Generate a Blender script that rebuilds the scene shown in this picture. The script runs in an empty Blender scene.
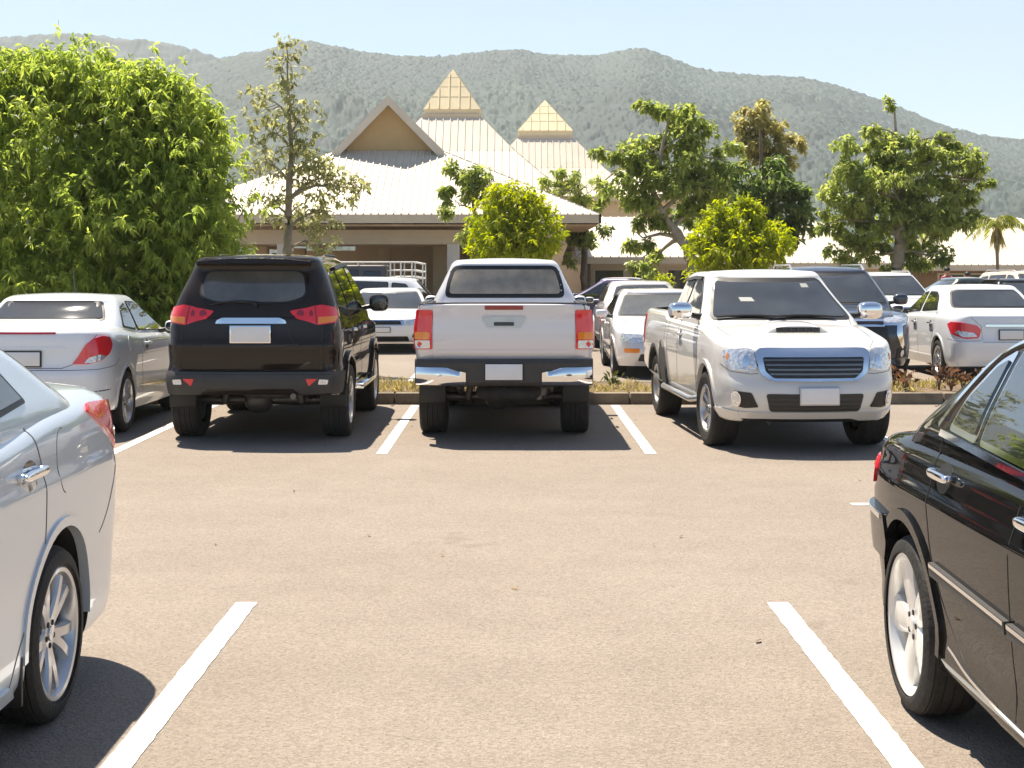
import bpy, bmesh, math, random
import numpy as np
from mathutils import Vector, Matrix
from mathutils.bvhtree import BVHTree
from mathutils.geometry import delaunay_2d_cdt

scene = bpy.context.scene
COL = scene.collection
PI = math.pi
R_ = math.radians
F, HC, HOR = 1480.0, 1.75, 267.0      # focal length in pixels, eye height, horizon row


def at(px, py, D):
    """The point that stands at pixel (px, py) of the photograph at the distance D."""
    return Vector(((px - 512) * D / F, D, HC + (HOR - py) * D / F))


# ------------------------------------------------------------------ materials
MATS = {}


def node_mat(name):
    m = bpy.data.materials.new(name)
    m.use_nodes = True
    nt = m.node_tree
    return m, nt, nt.nodes['Principled BSDF']


def mat(name, col, rough=0.5, metal=0.0, coat=0.0, spec=0.5, var=0.0, vscale=6.0, bump=0.0, bscale=40.0, coat_rough=0.03):
    if name in MATS:
        return MATS[name]
    m, nt, b = node_mat(name)
    b.inputs['Base Color'].default_value = (*col, 1)
    b.inputs['Roughness'].default_value = rough
    b.inputs['Metallic'].default_value = metal
    b.inputs['Coat Weight'].default_value = coat
    b.inputs['Coat Roughness'].default_value = coat_rough
    b.inputs['Specular IOR Level'].default_value = spec
    tc = nt.nodes.new('ShaderNodeTexCoord')
    if var:
        n = nt.nodes.new('ShaderNodeTexNoise')
        n.inputs['Scale'].default_value = vscale
        n.inputs['Detail'].default_value = 6
        n.inputs['Roughness'].default_value = 0.65
        nt.links.new(tc.outputs['Object'], n.inputs['Vector'])
        r = nt.nodes.new('ShaderNodeValToRGB')
        r.color_ramp.elements[0].position = 0.3
        r.color_ramp.elements[1].position = 0.7
        r.color_ramp.elements[0].color = (*[c * (1 - var) for c in col], 1)
        r.color_ramp.elements[1].color = (*[min(1, c * (1 + var)) for c in col], 1)
        nt.links.new(n.outputs['Fac'], r.inputs['Fac'])
        nt.links.new(r.outputs['Color'], b.inputs['Base Color'])
    if bump:
        n2 = nt.nodes.new('ShaderNodeTexNoise')
        n2.inputs['Scale'].default_value = bscale
        n2.inputs['Detail'].default_value = 4
        nt.links.new(tc.outputs['Object'], n2.inputs['Vector'])
        bp = nt.nodes.new('ShaderNodeBump')
        bp.inputs['Strength'].default_value = bump
        bp.inputs['Distance'].default_value = 0.02
        nt.links.new(n2.outputs['Fac'], bp.inputs['Height'])
        nt.links.new(bp.outputs['Normal'], b.inputs['Normal'])
    MATS[name] = m
    return m


def paint(name, col, metal=0.0, rough=0.35, dust=0.12):
    """Clear-coated car paint with a faint film of dust that thickens low on the body."""
    if name in MATS:
        return MATS[name]
    m, nt, b = node_mat(name)
    tc = nt.nodes.new('ShaderNodeTexCoord')
    n = nt.nodes.new('ShaderNodeTexNoise')
    n.inputs['Scale'].default_value = 3.5
    n.inputs['Detail'].default_value = 8
    n.inputs['Roughness'].default_value = 0.7
    nt.links.new(tc.outputs['Object'], n.inputs['Vector'])
    sep = nt.nodes.new('ShaderNodeSeparateXYZ')
    nt.links.new(tc.outputs['Object'], sep.inputs[0])
    mr = nt.nodes.new('ShaderNodeMapRange')
    mr.inputs['From Min'].default_value = 0.15
    mr.inputs['From Max'].default_value = 0.75
    mr.inputs['To Min'].default_value = 1.0
    mr.inputs['To Max'].default_value = 0.15
    nt.links.new(sep.outputs['Z'], mr.inputs['Value'])
    mul = nt.nodes.new('ShaderNodeMath')
    mul.operation = 'MULTIPLY'
    nt.links.new(n.outputs['Fac'], mul.inputs[0])
    nt.links.new(mr.outputs['Result'], mul.inputs[1])
    mul2 = nt.nodes.new('ShaderNodeMath')
    mul2.operation = 'MULTIPLY'
    mul2.inputs[1].default_value = dust * 2
    nt.links.new(mul.outputs[0], mul2.inputs[0])
    mx = nt.nodes.new('ShaderNodeMix')
    mx.data_type = 'RGBA'
    mx.inputs['A'].default_value = (*col, 1)
    mx.inputs['B'].default_value = (0.33, 0.27, 0.21, 1)
    nt.links.new(mul2.outputs[0], mx.inputs['Factor'])
    nt.links.new(mx.outputs['Result'], b.inputs['Base Color'])
    ra = nt.nodes.new('ShaderNodeMath')
    ra.operation = 'MULTIPLY_ADD'
    ra.inputs[1].default_value = 0.5
    ra.inputs[2].default_value = rough
    nt.links.new(mul2.outputs[0], ra.inputs[0])
    nt.links.new(ra.outputs[0], b.inputs['Roughness'])
    cr = nt.nodes.new('ShaderNodeMath')
    cr.operation = 'MULTIPLY_ADD'
    cr.inputs[1].default_value = 0.35
    cr.inputs[2].default_value = 0.02
    nt.links.new(mul2.outputs[0], cr.inputs[0])
    nt.links.new(cr.outputs[0], b.inputs['Coat Roughness'])
    b.inputs['Metallic'].default_value = metal
    b.inputs['Coat Weight'].default_value = 1.0
    if name in ('black_paint', 'brown_black_paint'):
        b.inputs['Coat Weight'].default_value = .8
        b.inputs['Specular IOR Level'].default_value = .0
    MATS[name] = m
    return m


def lens_mat(name, col, rough=0.12, metal=0.0, scale=90.0, strength=0.06):
    """Moulded lamp lens: coloured, glossy, with the faceted ribs of the optics as a bump."""
    if name in MATS:
        return MATS[name]
    m, nt, b = node_mat(name)
    b.inputs['Base Color'].default_value = (*col, 1)
    b.inputs['Roughness'].default_value = rough
    b.inputs['Metallic'].default_value = metal
    b.inputs['Coat Weight'].default_value = 1.0
    tc = nt.nodes.new('ShaderNodeTexCoord')
    v = nt.nodes.new('ShaderNodeTexVoronoi')
    v.inputs['Scale'].default_value = scale * 0.25
    nt.links.new(tc.outputs['Object'], v.inputs['Vector'])
    bp = nt.nodes.new('ShaderNodeBump')
    bp.inputs['Strength'].default_value = strength
    bp.inputs['Distance'].default_value = 0.03
    nt.links.new(v.outputs['Distance'], bp.inputs['Height'])
    nt.links.new(bp.outputs['Normal'], b.inputs['Normal'])
    MATS[name] = m
    return m


WHITE = paint('white_paint', (0.79, 0.82, 0.86), 0, .35, .02)
PEARL = paint('pearl_white_paint', (0.68, 0.67, 0.64), 0.05, .35, .06)
COOLW = paint('cool_silver_paint', (0.60, 0.66, 0.72), 0.25, 0.32, .05)
SILVER = paint('silver_paint', (0.72, 0.70, 0.72), 0.25, 0.36)
BLACK = paint('black_paint', (0.008, 0.008, 0.008), 0.0, 0.3, 0.02)
BROWNB = paint('brown_black_paint', (0.018, 0.012, 0.008), 0.0, 0.3, 0.05)
NAVY = paint('navy_paint', (0.03, 0.04, 0.06), 0.3, 0.3)
PURPLE = paint('plum_paint', (0.09, 0.08, 0.16), 0.3, 0.3)
BEIGE = paint('beige_paint', (0.62, 0.56, 0.44), 0.1)
GLASS = mat('tinted_glass', (0.020, 0.022, 0.022), 0.015, 0, 0.6, 0.8)
GLASS_OL = mat('olive_glass', (0.10, 0.098, 0.085), 0.02, 0, 0.6, 0.8, 0.35, 2.2)
GLASS_BR = mat('bronze_glass', (0.42, 0.34, 0.24), 0.02, 0, 0.6, 0.8, 0.35, 2.6)
GLASS_GR = mat('grey_glass', (0.032, 0.034, 0.032), 0.02, 0, 0.6, 0.8, 0.5, 2.0)
SEAL = mat('black_rubber', (0.012, 0.012, 0.012), 0.45)
TYRE = mat('tyre_rubber', (0.030, 0.028, 0.026), 0.75, 0, 0, 0.3, 0.35, 9.0, 0.3, 60)
DARK = mat('wheel_well_plastic', (0.012, 0.011, 0.010), 0.8)
PLAST = mat('grey_plastic', (0.055, 0.053, 0.05), 0.55, 0, 0, 0.4, 0.15, 8.0, 0.1, 300)
CHROME = mat('chrome', (0.86, 0.86, 0.87), 0.07, 1.0)
ALLOY = mat('alloy', (0.50, 0.50, 0.51), 0.30, 0.75, 0.4, 0.5, 0.08, 8)
ALLOY_W = mat('bright_alloy', (0.80, 0.79, 0.76), 0.33, 0.35, 0.5, 0.5, 0.08, 8)
RED = lens_mat('red_lens', (0.78, 0.020, 0.030))
REDD = lens_mat('dark_red_lens', (0.26, 0.006, 0.012))
AMBER = lens_mat('amber_lens', (0.85, 0.26, 0.02))
CLEAR = lens_mat('clear_lens', (0.72, 0.74, 0.76), 0.1, 0.55, 100, 0.3)
PLATE = mat('plate_white', (0.78, 0.78, 0.78), 0.4, 0, 0.2, 0.5, 0.03)
METAL = mat('dull_metal', (0.16, 0.15, 0.14), 0.5, 0.8, 0, 0.5, 0.3, 7)
GRILLE = mat('grille_black', (0.02, 0.02, 0.02), 0.35)


# ------------------------------------------------------------------ mesh helpers
def link(name, me, parent=None):
    o = bpy.data.objects.new(name, me)
    COL.objects.link(o)
    if parent is not None:
        o.parent = parent
    return o


def mesh_from(name, verts, faces, mats, idx=None, angle=32, merge=None, recalc=False):
    me = bpy.data.meshes.new(name)
    me.from_pydata([tuple(v) for v in verts], [], [tuple(f) for f in faces])
    for m in (mats if isinstance(mats, (list, tuple)) else [mats]):
        me.materials.append(m)
    if idx is not None:
        me.polygons.foreach_set('material_index', np.asarray(idx, dtype=np.int32))
    if merge or recalc:
        bm = bmesh.new()
        bm.from_mesh(me)
        if merge:
            bmesh.ops.remove_doubles(bm, verts=bm.verts, dist=merge)
            bmesh.ops.dissolve_degenerate(bm, edges=bm.edges, dist=1e-6)
        if recalc:
            bmesh.ops.recalc_face_normals(bm, faces=bm.faces)
        bm.to_mesh(me)
        bm.free()
    if angle:
        me.polygons.foreach_set('use_smooth', np.ones(len(me.polygons), dtype=bool))
        me.set_sharp_from_angle(angle=R_(angle))
    me.update()
    return me


class MB:
    """Collects shapes for ONE mesh."""

    def __init__(s):
        s.v, s.f, s.m = [], [], []

    def add(s, verts, faces, mi=0, M=None):
        b = len(s.v)
        s.v += [tuple(M @ Vector(v)) if M is not None else tuple(v) for v in verts]
        s.f += [tuple(b + i for i in f) for f in faces]
        s.m += [mi] * len(faces)

    def box(s, c, size, mi=0, M=None, bev=0.0):
        x, y, z = (d / 2 for d in size)
        T = Matrix.Translation(Vector(c))
        if M is not None:
            T = T @ M
        if bev:
            bm = bmesh.new()
            bmesh.ops.create_cube(bm, size=1.0)
            bmesh.ops.scale(bm, vec=Vector(size), verts=bm.verts)
            bmesh.ops.bevel(bm, geom=bm.edges[:], offset=min(bev, min(size) * 0.45), segments=2, profile=0.5, affect='EDGES')
            bm.verts.ensure_lookup_table()
            bm.verts.index_update()
            vs = [v.co.copy() for v in bm.verts]
            fs = [[v.index for v in f.verts] for f in bm.faces]
            bm.free()
            s.add(vs, fs, mi, T)
            return
        vs = [(-x, -y, -z), (x, -y, -z), (x, y, -z), (-x, y, -z), (-x, -y, z), (x, -y, z), (x, y, z), (-x, y, z)]
        s.add(vs, [(0, 3, 2, 1), (4, 5, 6, 7), (0, 1, 5, 4), (1, 2, 6, 5), (2, 3, 7, 6), (3, 0, 4, 7)], mi, T)

    def tube(s, pts, rad, n=8, mi=0, caps=True):
        pts = [Vector(p) for p in pts]
        rads = rad if isinstance(rad, (list, tuple)) else [rad] * len(pts)
        vs, fs = [], []
        up = Vector((0, 0, 1))
        for i, p in enumerate(pts):
            t = (pts[min(i + 1, len(pts) - 1)] - pts[max(i - 1, 0)]).normalized()
            a = t.cross(up)
            if a.length < 1e-3:
                a = t.cross(Vector((0, 1, 0)))
            a.normalize()
            b = t.cross(a).normalized()
            for k in range(n):
                an = 2 * PI * k / n
                vs.append(p + (a * math.cos(an) + b * math.sin(an)) * rads[i])
        for i in range(len(pts) - 1):
            for k in range(n):
                fs.append((i * n + k, i * n + (k + 1) % n, (i + 1) * n + (k + 1) % n, (i + 1) * n + k))
        if caps:
            fs.append(tuple(range(n)))
            fs.append(tuple(reversed(range((len(pts) - 1) * n, len(pts) * n))))
        s.add(vs, fs, mi)

    def lathe(s, prof, n=40, mi=0, axis='y', M=None, closed=False):
        vs, fs = [], []
        for r, h in prof:
            for k in range(n):
                a = 2 * PI * k / n
                vs.append((r * math.cos(a), h, r * math.sin(a)) if axis == 'y' else (r * math.cos(a), r * math.sin(a), h))
        rows = len(prof)
        for i in range(rows if closed else rows - 1):
            j = (i + 1) % rows
            for k in range(n):
                fs.append((i * n + k, j * n + k, j * n + (k + 1) % n, i * n + (k + 1) % n))
        s.add(vs, fs, mi, M)

    def ellip(s, c, size, e=1.0, n=20, m=12, mi=0, M=None):
        """Rounded lump: ellipsoid (e=1) to rounded box (e<1)."""
        def pw(v):
            return math.copysign(abs(v) ** e, v)
        vs, fs = [], []
        for i in range(m + 1):
            th = -PI / 2 + PI * i / m
            for k in range(n):
                ph = 2 * PI * k / n
                vs.append((size[0] / 2 * pw(math.cos(th)) * pw(math.cos(ph)), size[1] / 2 * pw(math.cos(th)) * pw(math.sin(ph)), size[2] / 2 * pw(math.sin(th))))
        for i in range(m):
            for k in range(n):
                fs.append((i * n + k, i * n + (k + 1) % n, (i + 1) * n + (k + 1) % n, (i + 1) * n + k))
        T = Matrix.Translation(Vector(c))
        s.add(vs, fs, mi, T @ M if M is not None else T)

    def build(s, name, mats, parent=None, angle=32, shift=(0, 0, 0), recalc=True):
        sh = Vector(shift)
        me = mesh_from(name, [Vector(v) + sh for v in s.v], s.f, mats, s.m, angle, None, recalc)
        return link(name, me, parent)


def tag(o, label=None, cat=None, group=None, kind=None):
    if label:
        o['label'] = label
    if cat:
        o['category'] = cat
    if group:
        o['group'] = group
    if kind:
        o['kind'] = kind
    return o


def empty(name, loc=(0, 0, 0), rz=0.0, label=None, cat=None, group=None):
    o = bpy.data.objects.new(name, None)
    o.empty_display_size = 0.3
    COL.objects.link(o)
    o.location = loc
    o.rotation_euler = (0, 0, rz)
    return tag(o, label, cat, group)


def copy_tree(o, parent=None):
    kids = list(o.children)
    c = o.copy()
    COL.objects.link(c)
    c.parent = parent
    for k in kids:
        copy_tree(k, c)
    return c


def pchip(pts):
    xs = np.array([p[0] for p in pts], float)
    ys = np.array([p[1] for p in pts], float)
    if len(xs) == 1:
        return lambda x: np.full_like(np.asarray(x, float), ys[0])
    h = np.diff(xs)
    d = np.diff(ys) / h
    m = np.zeros(len(xs))
    m[0], m[-1] = d[0], d[-1]
    for i in range(1, len(xs) - 1):
        if d[i - 1] * d[i] > 0:
            w1, w2 = 2 * h[i] + h[i - 1], h[i] + 2 * h[i - 1]
            m[i] = (w1 + w2) / (w1 / d[i - 1] + w2 / d[i])

    def f(x):
        x = np.clip(np.asarray(x, float), xs[0], xs[-1])
        i = np.clip(np.searchsorted(xs, x, side='right') - 1, 0, len(xs) - 2)
        t = (x - xs[i]) / h[i]
        return ((1 + 2 * t) * (1 - t) ** 2 * ys[i] + t * (1 - t) ** 2 * h[i] * m[i] + t * t * (3 - 2 * t) * ys[i + 1] + t * t * (t - 1) * h[i] * m[i + 1])
    return f


def shell(zlow, ztop, XR, XF, W, T=None, rr=(0.2, 0.2), rf=(0.35, 0.3), br=0.08, bf=0.12, r=0.05, crown=0.04, rows=22):
    """Closed body shell: horizontal slices between zlow(x) and ztop(x) whose plan outline follows the rear, front and side profiles."""
    zl, zt, xr_, xf_, w_ = pchip(zlow), pchip(ztop), pchip(XR), pchip(XF), pchip(W)
    T = pchip(T) if T else (lambda x: np.ones_like(x))
    zt_r, zt_f = float(zt(XR[-1][1])), float(zt(XF[-1][1]))
    zl_r, zl_f = float(zl(XR[0][1])), float(zl(XF[0][1]))

    def ring(t, inset, lift):
        zr = zl_r + t * (zt_r - r - zl_r)
        zf = zl_f + t * (zt_f - r - zl_f)
        xr, xf = float(xr_(zr)) + inset, float(xf_(zf)) - inset
        w = 1.0
        n1, n2, n3 = 8, 9, 30
        wm = float(w_((zr + zf) / 2))
        ry, fy = rr[1] / wm, rf[1] / wm
        y1 = np.linspace(0, 1 - ry, n1, endpoint=False)
        x1 = xr + br * y1 ** 2
        a = np.linspace(PI, PI / 2, n2, endpoint=False)
        xc = xr + br * (1 - ry) ** 2 + rr[0]
        x2, y2 = xc + rr[0] * np.cos(a), 1 - ry + ry * np.sin(a)
        xd = xf - bf * (1 - fy) ** 2 - rf[0]
        x3, y3 = np.linspace(xc, xd, n3, endpoint=False), np.ones(n3)
        a = np.linspace(PI / 2, 0, n2, endpoint=False)
        x4, y4 = xd + rf[0] * np.cos(a), 1 - fy + fy * np.sin(a)
        y5 = np.linspace(1 - fy, 0, n1 + 1)
        x5 = xf - bf * y5 ** 2
        x, y = np.concatenate([x1, x2, x3, x4, x5]), np.concatenate([y1, y2, y3, y4, y5])
        z = zl(x) + t * (zt(x) - r - zl(x)) + lift
        hw = w_(z) * T(x) - inset
        return x, y * hw, z, hw
    rws = []
    x, y, z, hw = ring(0, 0.0, 0)
    for k in (0, 0.35, 0.7):
        rws.append((x, y * k, zl(x)))
    for t in np.linspace(0, 1, rows):
        x, y, z, hw = ring(t, 0, 0)
        rws.append((x, y, z))
    for a in np.linspace(0, PI / 2, 6)[1:]:
        x, y, z, hw = ring(1.0, r * (1 - math.cos(a)), r * math.sin(a))
        rws.append((x, y, z))
    for k in (0.9, 0.78, 0.64, 0.5, 0.34, 0.17, 0.0):
        rws.append((x, y * k, z + crown * (y / hw) ** 2 * (1 - k * k)))
    n = len(x)
    vs = np.array([np.stack(q, 1) for q in rws]).reshape(-1, 3)
    fs = []
    for i in range(len(rws) - 1):
        for j in range(n - 1):
            fs.append((i * n + j, i * n + j + 1, (i + 1) * n + j + 1, (i + 1) * n + j))
    N = len(vs)
    vm = vs.copy()
    vm[:, 1] *= -1
    fm = [tuple(N + q for q in reversed(f)) for f in fs]
    return np.concatenate([vs, vm]), fs + fm


def boolean(me, cutters, op='DIFFERENCE'):
    """me minus the cutter meshes, evaluated without operators."""
    o = bpy.data.objects.new('tmp', me)
    COL.objects.link(o)
    cs = []
    for c in cutters:
        k = bpy.data.objects.new('tmpc', c)
        COL.objects.link(k)
        cs.append(k)
        md = o.modifiers.new('b', 'BOOLEAN')
        md.operation = op
        md.solver = 'EXACT'
        md.object = k
    dg = bpy.context.evaluated_depsgraph_get()
    dg.update()
    out = bpy.data.meshes.new_from_object(o.evaluated_get(dg))
    for k in cs + [o]:
        bpy.data.objects.remove(k, do_unlink=True)
    return out


def cyl_mesh(x, z, rad, y0, y1, n=56):
    mb = MB()
    vs = []
    for y in (y0, y1):
        for k in range(n):
            a = 2 * PI * k / n
            vs.append((x + rad * math.cos(a), y, z + rad * math.sin(a)))
    fs = [(k, (k + 1) % n, n + (k + 1) % n, n + k) for k in range(n)] + [tuple(reversed(range(n))), tuple(range(n, 2 * n))]
    return mesh_from('tmpm', vs, fs, DARK, None, 0, None, True)


def box_mesh(c, s):
    mb = MB()
    mb.box(c, s)
    return mesh_from('tmpm', mb.v, mb.f, DARK, None, 0, None, True)


def rounded(poly, rad, seg=4):
    if not rad:
        return [Vector(p) for p in poly]
    out, n = [], len(poly)
    for i in range(n):
        p0, p, p1 = Vector(poly[i - 1]), Vector(poly[i]), Vector(poly[(i + 1) % n])
        a, b = p0 - p, p1 - p
        d = min(rad, a.length * 0.45, b.length * 0.45)
        q0, q1 = p + a.normalized() * d, p + b.normalized() * d
        for k in range(seg + 1):
            t = k / seg
            out.append(q0 * (1 - t) ** 2 + p * 2 * t * (1 - t) + q1 * t * t)
    return out


def ribbon_poly(pts, w):
    pts = [Vector(p) for p in pts]
    L, Rr = [], []
    for i, p in enumerate(pts):
        t = (pts[min(i + 1, len(pts) - 1)] - pts[max(i - 1, 0)]).normalized()
        n = Vector((-t.y, t.x))
        L.append(p + n * w / 2)
        Rr.append(p - n * w / 2)
    return L + Rr[::-1]


def smooth_line(pts, n=8):
    """Catmull-Rom through 2D points."""
    P = [Vector(p) for p in pts]
    P = [P[0] * 2 - P[1]] + P + [P[-1] * 2 - P[-2]]
    out = []
    for i in range(1, len(P) - 2):
        for k in range(n):
            t = k / n
            out.append(0.5 * ((2 * P[i]) + (P[i + 1] - P[i - 1]) * t + (2 * P[i - 1] - 5 * P[i] + 4 * P[i + 1] - P[i + 2]) * t * t + (3 * P[i] - P[i - 1] - 3 * P[i + 1] + P[i + 2]) * t ** 3))
    out.append(P[-2])
    return out


def circle(cx, cz, rx, rz=None, n=24):
    rz = rz or rx
    return [(cx + rx * math.cos(2 * PI * k / n), cz + rz * math.sin(2 * PI * k / n)) for k in range(n)]


# ------------------------------------------------------------------ wheels
def rim_mesh(Rr, wd, style, m):
    """Alloy rim whose face looks along +y; style = (spokes, width at hub, width at lip, twin angle in degrees, dish)."""
    ns, wi, wo, twin, dish = style
    yo = wd / 2
    mb = MB()
    mb.lathe([(Rr + 0.012, yo - 0.022), (Rr + 0.013, yo - 0.006), (Rr + 0.006, yo), (Rr - 0.010, yo - 0.003), (Rr - 0.022, yo - 0.020), (Rr - 0.030, yo - 0.07), (Rr - 0.035, -yo + 0.02)], 56, 0)
    mb.lathe([(0.0, yo - 0.12), (Rr * 0.72, yo - 0.12), (Rr * 0.72, yo - 0.14), (Rr - 0.03, yo - 0.15)], 40, 1)       # brake disc and shadowed barrel
    hubr = Rr * 0.26
    yh = yo - 0.014 - dish
    mb.lathe([(0.0, yh + 0.004), (hubr * 0.42, yh + 0.003), (hubr * 0.45, yh - 0.003), (hubr * 0.9, yh - 0.004), (hubr * 1.05, yh - 0.016), (hubr * 1.05, yo - 0.11)], 40, 0)
    secs = 6
    offs = (-twin, twin) if twin else (0,)
    for s in range(ns):
        for o in offs:
            a0 = 2 * PI * s / ns + PI / 2
            vs, fs = [], []
            for i in range(secs + 1):
                t = i / secs
                rad = hubr * 0.8 + t * (Rr - 0.012 - hubr * 0.8)
                an = a0 + R_(o) * (0.55 + 0.45 * t)
                w = wi + (wo - wi) * t
                y = yh - 0.004 + dish * t ** 1.5 + 0.006 * math.sin(PI * t)
                er, et = Vector((math.cos(an), 0, math.sin(an))), Vector((-math.sin(an), 0, math.cos(an)))
                c = er * rad
                for q, dy in ((-0.5, -0.05), (-0.5, -0.012), (-0.34, 0), (0.34, 0), (0.5, -0.012), (0.5, -0.05)):
                    p = c + et * q * w
                    vs.append((p.x, y + dy, p.z))
            for i in range(secs):
                for k in range(5):
                    fs.append((i * 6 + k, i * 6 + k + 1, (i + 1) * 6 + k + 1, (i + 1) * 6 + k))
            mb.add(vs, fs, 0)
    for s in range(5):
        a = 2 * PI * s / 5 + (0.63 if twin == 0 else 0.0) + PI / 2
        Mx = Matrix.Translation((hubr * 0.72 * math.cos(a), yh - 0.001, hubr * 0.72 * math.sin(a)))
        mb.lathe([(0.0, 0.001), (0.011, 0.001), (0.0115, -0.004)], 12, 1, 'y', Mx)
    return mesh_from('rim', mb.v, mb.f, [m, DARK], mb.m, 35, None, True)


def tyre_mesh(R, Rr, wd):
    yo = wd / 2
    prof = [(Rr + 0.004, -yo + 0.012), (Rr + 0.03, -yo - 0.004), (R - 0.045, -yo - 0.010), (R - 0.018, -yo + 0.002), (R - 0.004, -yo + 0.022)]
    nb = 4
    for g in range(nb):
        y0 = -yo + 0.026 + g * (wd - 0.052) / nb
        y1 = y0 + (wd - 0.052) / nb
        prof += [(R, y0 + 0.003), (R, y1 - 0.006), (R - 0.007, y1 - 0.004), (R - 0.007, y1 + 0.001)]
    prof += [(R - 0.004, yo - 0.022), (R - 0.018, yo - 0.002), (R - 0.045, yo + 0.010), (R - 0.065, yo + 0.009), (R - 0.068, yo + 0.0065), (Rr + 0.03, yo + 0.004), (Rr + 0.013, yo - 0.004), (Rr + 0.004, yo - 0.012)]
    mb = MB()
    mb.lathe(prof, 64, 0)
    return mesh_from('tyre', mb.v, mb.f, TYRE, mb.m, 30, None, False)


# ------------------------------------------------------------------ cars
class Car:
    def __init__(s, name, label, cat, L, group=None):
        s.root = empty(name, label=label, cat=cat, group=group)
        s.L = L
        s.bv, s.bf = [], []
        s.bvh = None
        s.Wh = 0.9

    def _store(s, me):
        b = len(s.bv)
        s.bv += [v.co.copy() for v in me.vertices]
        s.bf += [tuple(b + i for i in p.vertices) for p in me.polygons]
        s.bvh = None

    def _link(s, name, me, parent=None):
        me.transform(Matrix.Translation((-s.L / 2, 0, 0)))
        return link(name, me, parent or s.root)

    def body(s, pt, axles=(), arch=0.4, wz=0.33, bay=None, name='body', cuts=(), **spec):
        s.gap = SEAL if pt in (BLACK, BROWNB, NAVY, PURPLE) else SEAM
        v, f = shell(**spec)
        s.Wh = max(w for _, w in spec['W'])
        me = mesh_from(name, v, f, [pt, DARK], None, 0, 1e-5, True)
        cut = []
        for ax in axles:
            for sd in (-1, 1):
                y0, y1 = sorted((sd * (s.Wh - 0.30), sd * (s.Wh + 0.3)))
                cut.append(cyl_mesh(ax, wz + 0.02, arch, y0, y1))
        if bay:
            cut.append(box_mesh(*bay))
        for c in cuts:
            cut.append(c)
        s._store(me)
        if cut:
            me2 = boolean(me, cut)
            idx = []
            for p in me2.polygons:
                k = 0
                for ax in axles:
                    d = math.hypot(p.center.x - ax, p.center.z - wz - 0.02)
                    if abs(p.center.y) > s.Wh - 0.32 and d < arch - 0.0005 and (abs(p.normal.y) < 0.3 or d < arch * 0.9 and abs(p.center.y) < s.Wh - 0.28):
                        k = 1
                if p.normal.z < -0.8 and p.center.z < 0.6:
                    k = 1
                if bay and abs(p.center.x - bay[0][0]) < bay[1][0] / 2 + 0.01 and abs(p.center.y) < bay[1][1] / 2 + .01 and p.center.z < bay[0][2] + bay[1][2] / 2 - .02 and p.center.z > bay[0][2] - bay[1][2] / 2 - .01:
                    k = 1
                idx.append(k)
            me = me2
            me.materials.clear()
            me.materials.append(pt)
            me.materials.append(DARK)
            me.polygons.foreach_set('material_index', idx)
        me.polygons.foreach_set('use_smooth', np.ones(len(me.polygons), dtype=bool))
        me.set_sharp_from_angle(angle=R_(34))
        return s._link(name, me)

    def cabin(s, pt, name='cabin', **spec):
        spec['rf'] = (.17, .13)
        spec['bf'] = min(spec.get('bf', .12), .12)
        s.cxf, s.cw = pchip(spec['XF']), pchip(spec['W'])
        v, f = shell(**spec)
        me = mesh_from(name, v, f, pt, None, 34, 1e-5, True)
        s._store(me)
        return s._link(name, me)

    def ray(s, mode, p, sd=1):
        a, z = p[0], p[1]
        if mode == 'side':
            o, d = Vector((a, sd * 3, z)), Vector((0, -sd, 0))
        elif mode == 'rear':
            o, d = Vector((-2, a, z)), Vector((1, 0, 0))
        elif mode == 'front':
            o, d = Vector((s.L + 2, a, z)), Vector((-1, 0, 0))
        elif mode == 'top':
            o, d = Vector((a, z, 4)), Vector((0, 0, -1))
        else:
            R, W = 0.32, s.Wh
            if a < W - R:
                o, d = Vector((-1, sd * a, z)), Vector((1, 0, 0))
            elif a < W - R + R * PI / 2:
                ph = (a - W + R) / R
                n = Vector((-math.cos(ph), sd * math.sin(ph), 0))
                o, d = Vector((R, sd * (W - R), z)) + n * (R + 1), -n
            else:
                o, d = Vector((R + a - (W - R + R * PI / 2), sd * (W + 1), z)), Vector((0, -sd, 0))
            if mode == 'wfront':
                o, d = Vector((s.L - o.x, o.y, o.z)), Vector((-d.x, d.y, d.z))
        if s.bvh is None:
            s.bvh = BVHTree.FromPolygons(s.bv, s.bf)
        h, n, i, dist = s.bvh.ray_cast(o, d)
        k = 0
        while h is None and k < 60:                     # past the edge: walk inwards until the panel is met
            k += 1
            if mode in ('rear', 'front'):
                o.y *= .97
                o.z -= .006
            elif mode == 'side':
                o.x += (s.L * .42 - o.x) * .03
                o.z -= .006
            elif mode == 'top':
                o.y *= .97
                o.x += (s.L * .5 - o.x) * .01
            else:
                o.z -= .02 if o.z > .8 else -.02
            h, n, i, dist = s.bvh.ray_cast(o, d)
        if h is None:
            h, n, i, dist = s.bvh.find_nearest(o + d * 2)
        if n.dot(d) > 0:
            n = -n
        return h, n, d

    def P(s, name, m, mode, poly, off=0.004, sink=0.015, r=0.0, sp=0.07, sides=None, parent=None, label=None):
        """A raised panel: the 2D outline poly pressed onto the body along the view `mode`."""
        outl = rounded(poly, r)
        pts = []
        n = len(outl)
        for i in range(n):
            a, b = outl[i], outl[(i + 1) % n]
            L = (b - a).length
            if L < 1e-5:
                continue
            k = max(1, int(math.ceil(L / sp)))
            for j in range(k):
                pts.append(a + (b - a) * (j / k))
        nb = len(pts)
        xs, zs = [p[0] for p in pts], [p[1] for p in pts]
        inner = []
        nx, nz = int((max(xs) - min(xs)) / sp), int((max(zs) - min(zs)) / sp)
        for i in range(1, nx + 1):
            for j in range(1, nz + 1):
                q = Vector((min(xs) + i * sp, min(zs) + j * sp))
                if min((q - p).length for p in pts) > sp * 0.45:
                    inner.append(q)
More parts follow.
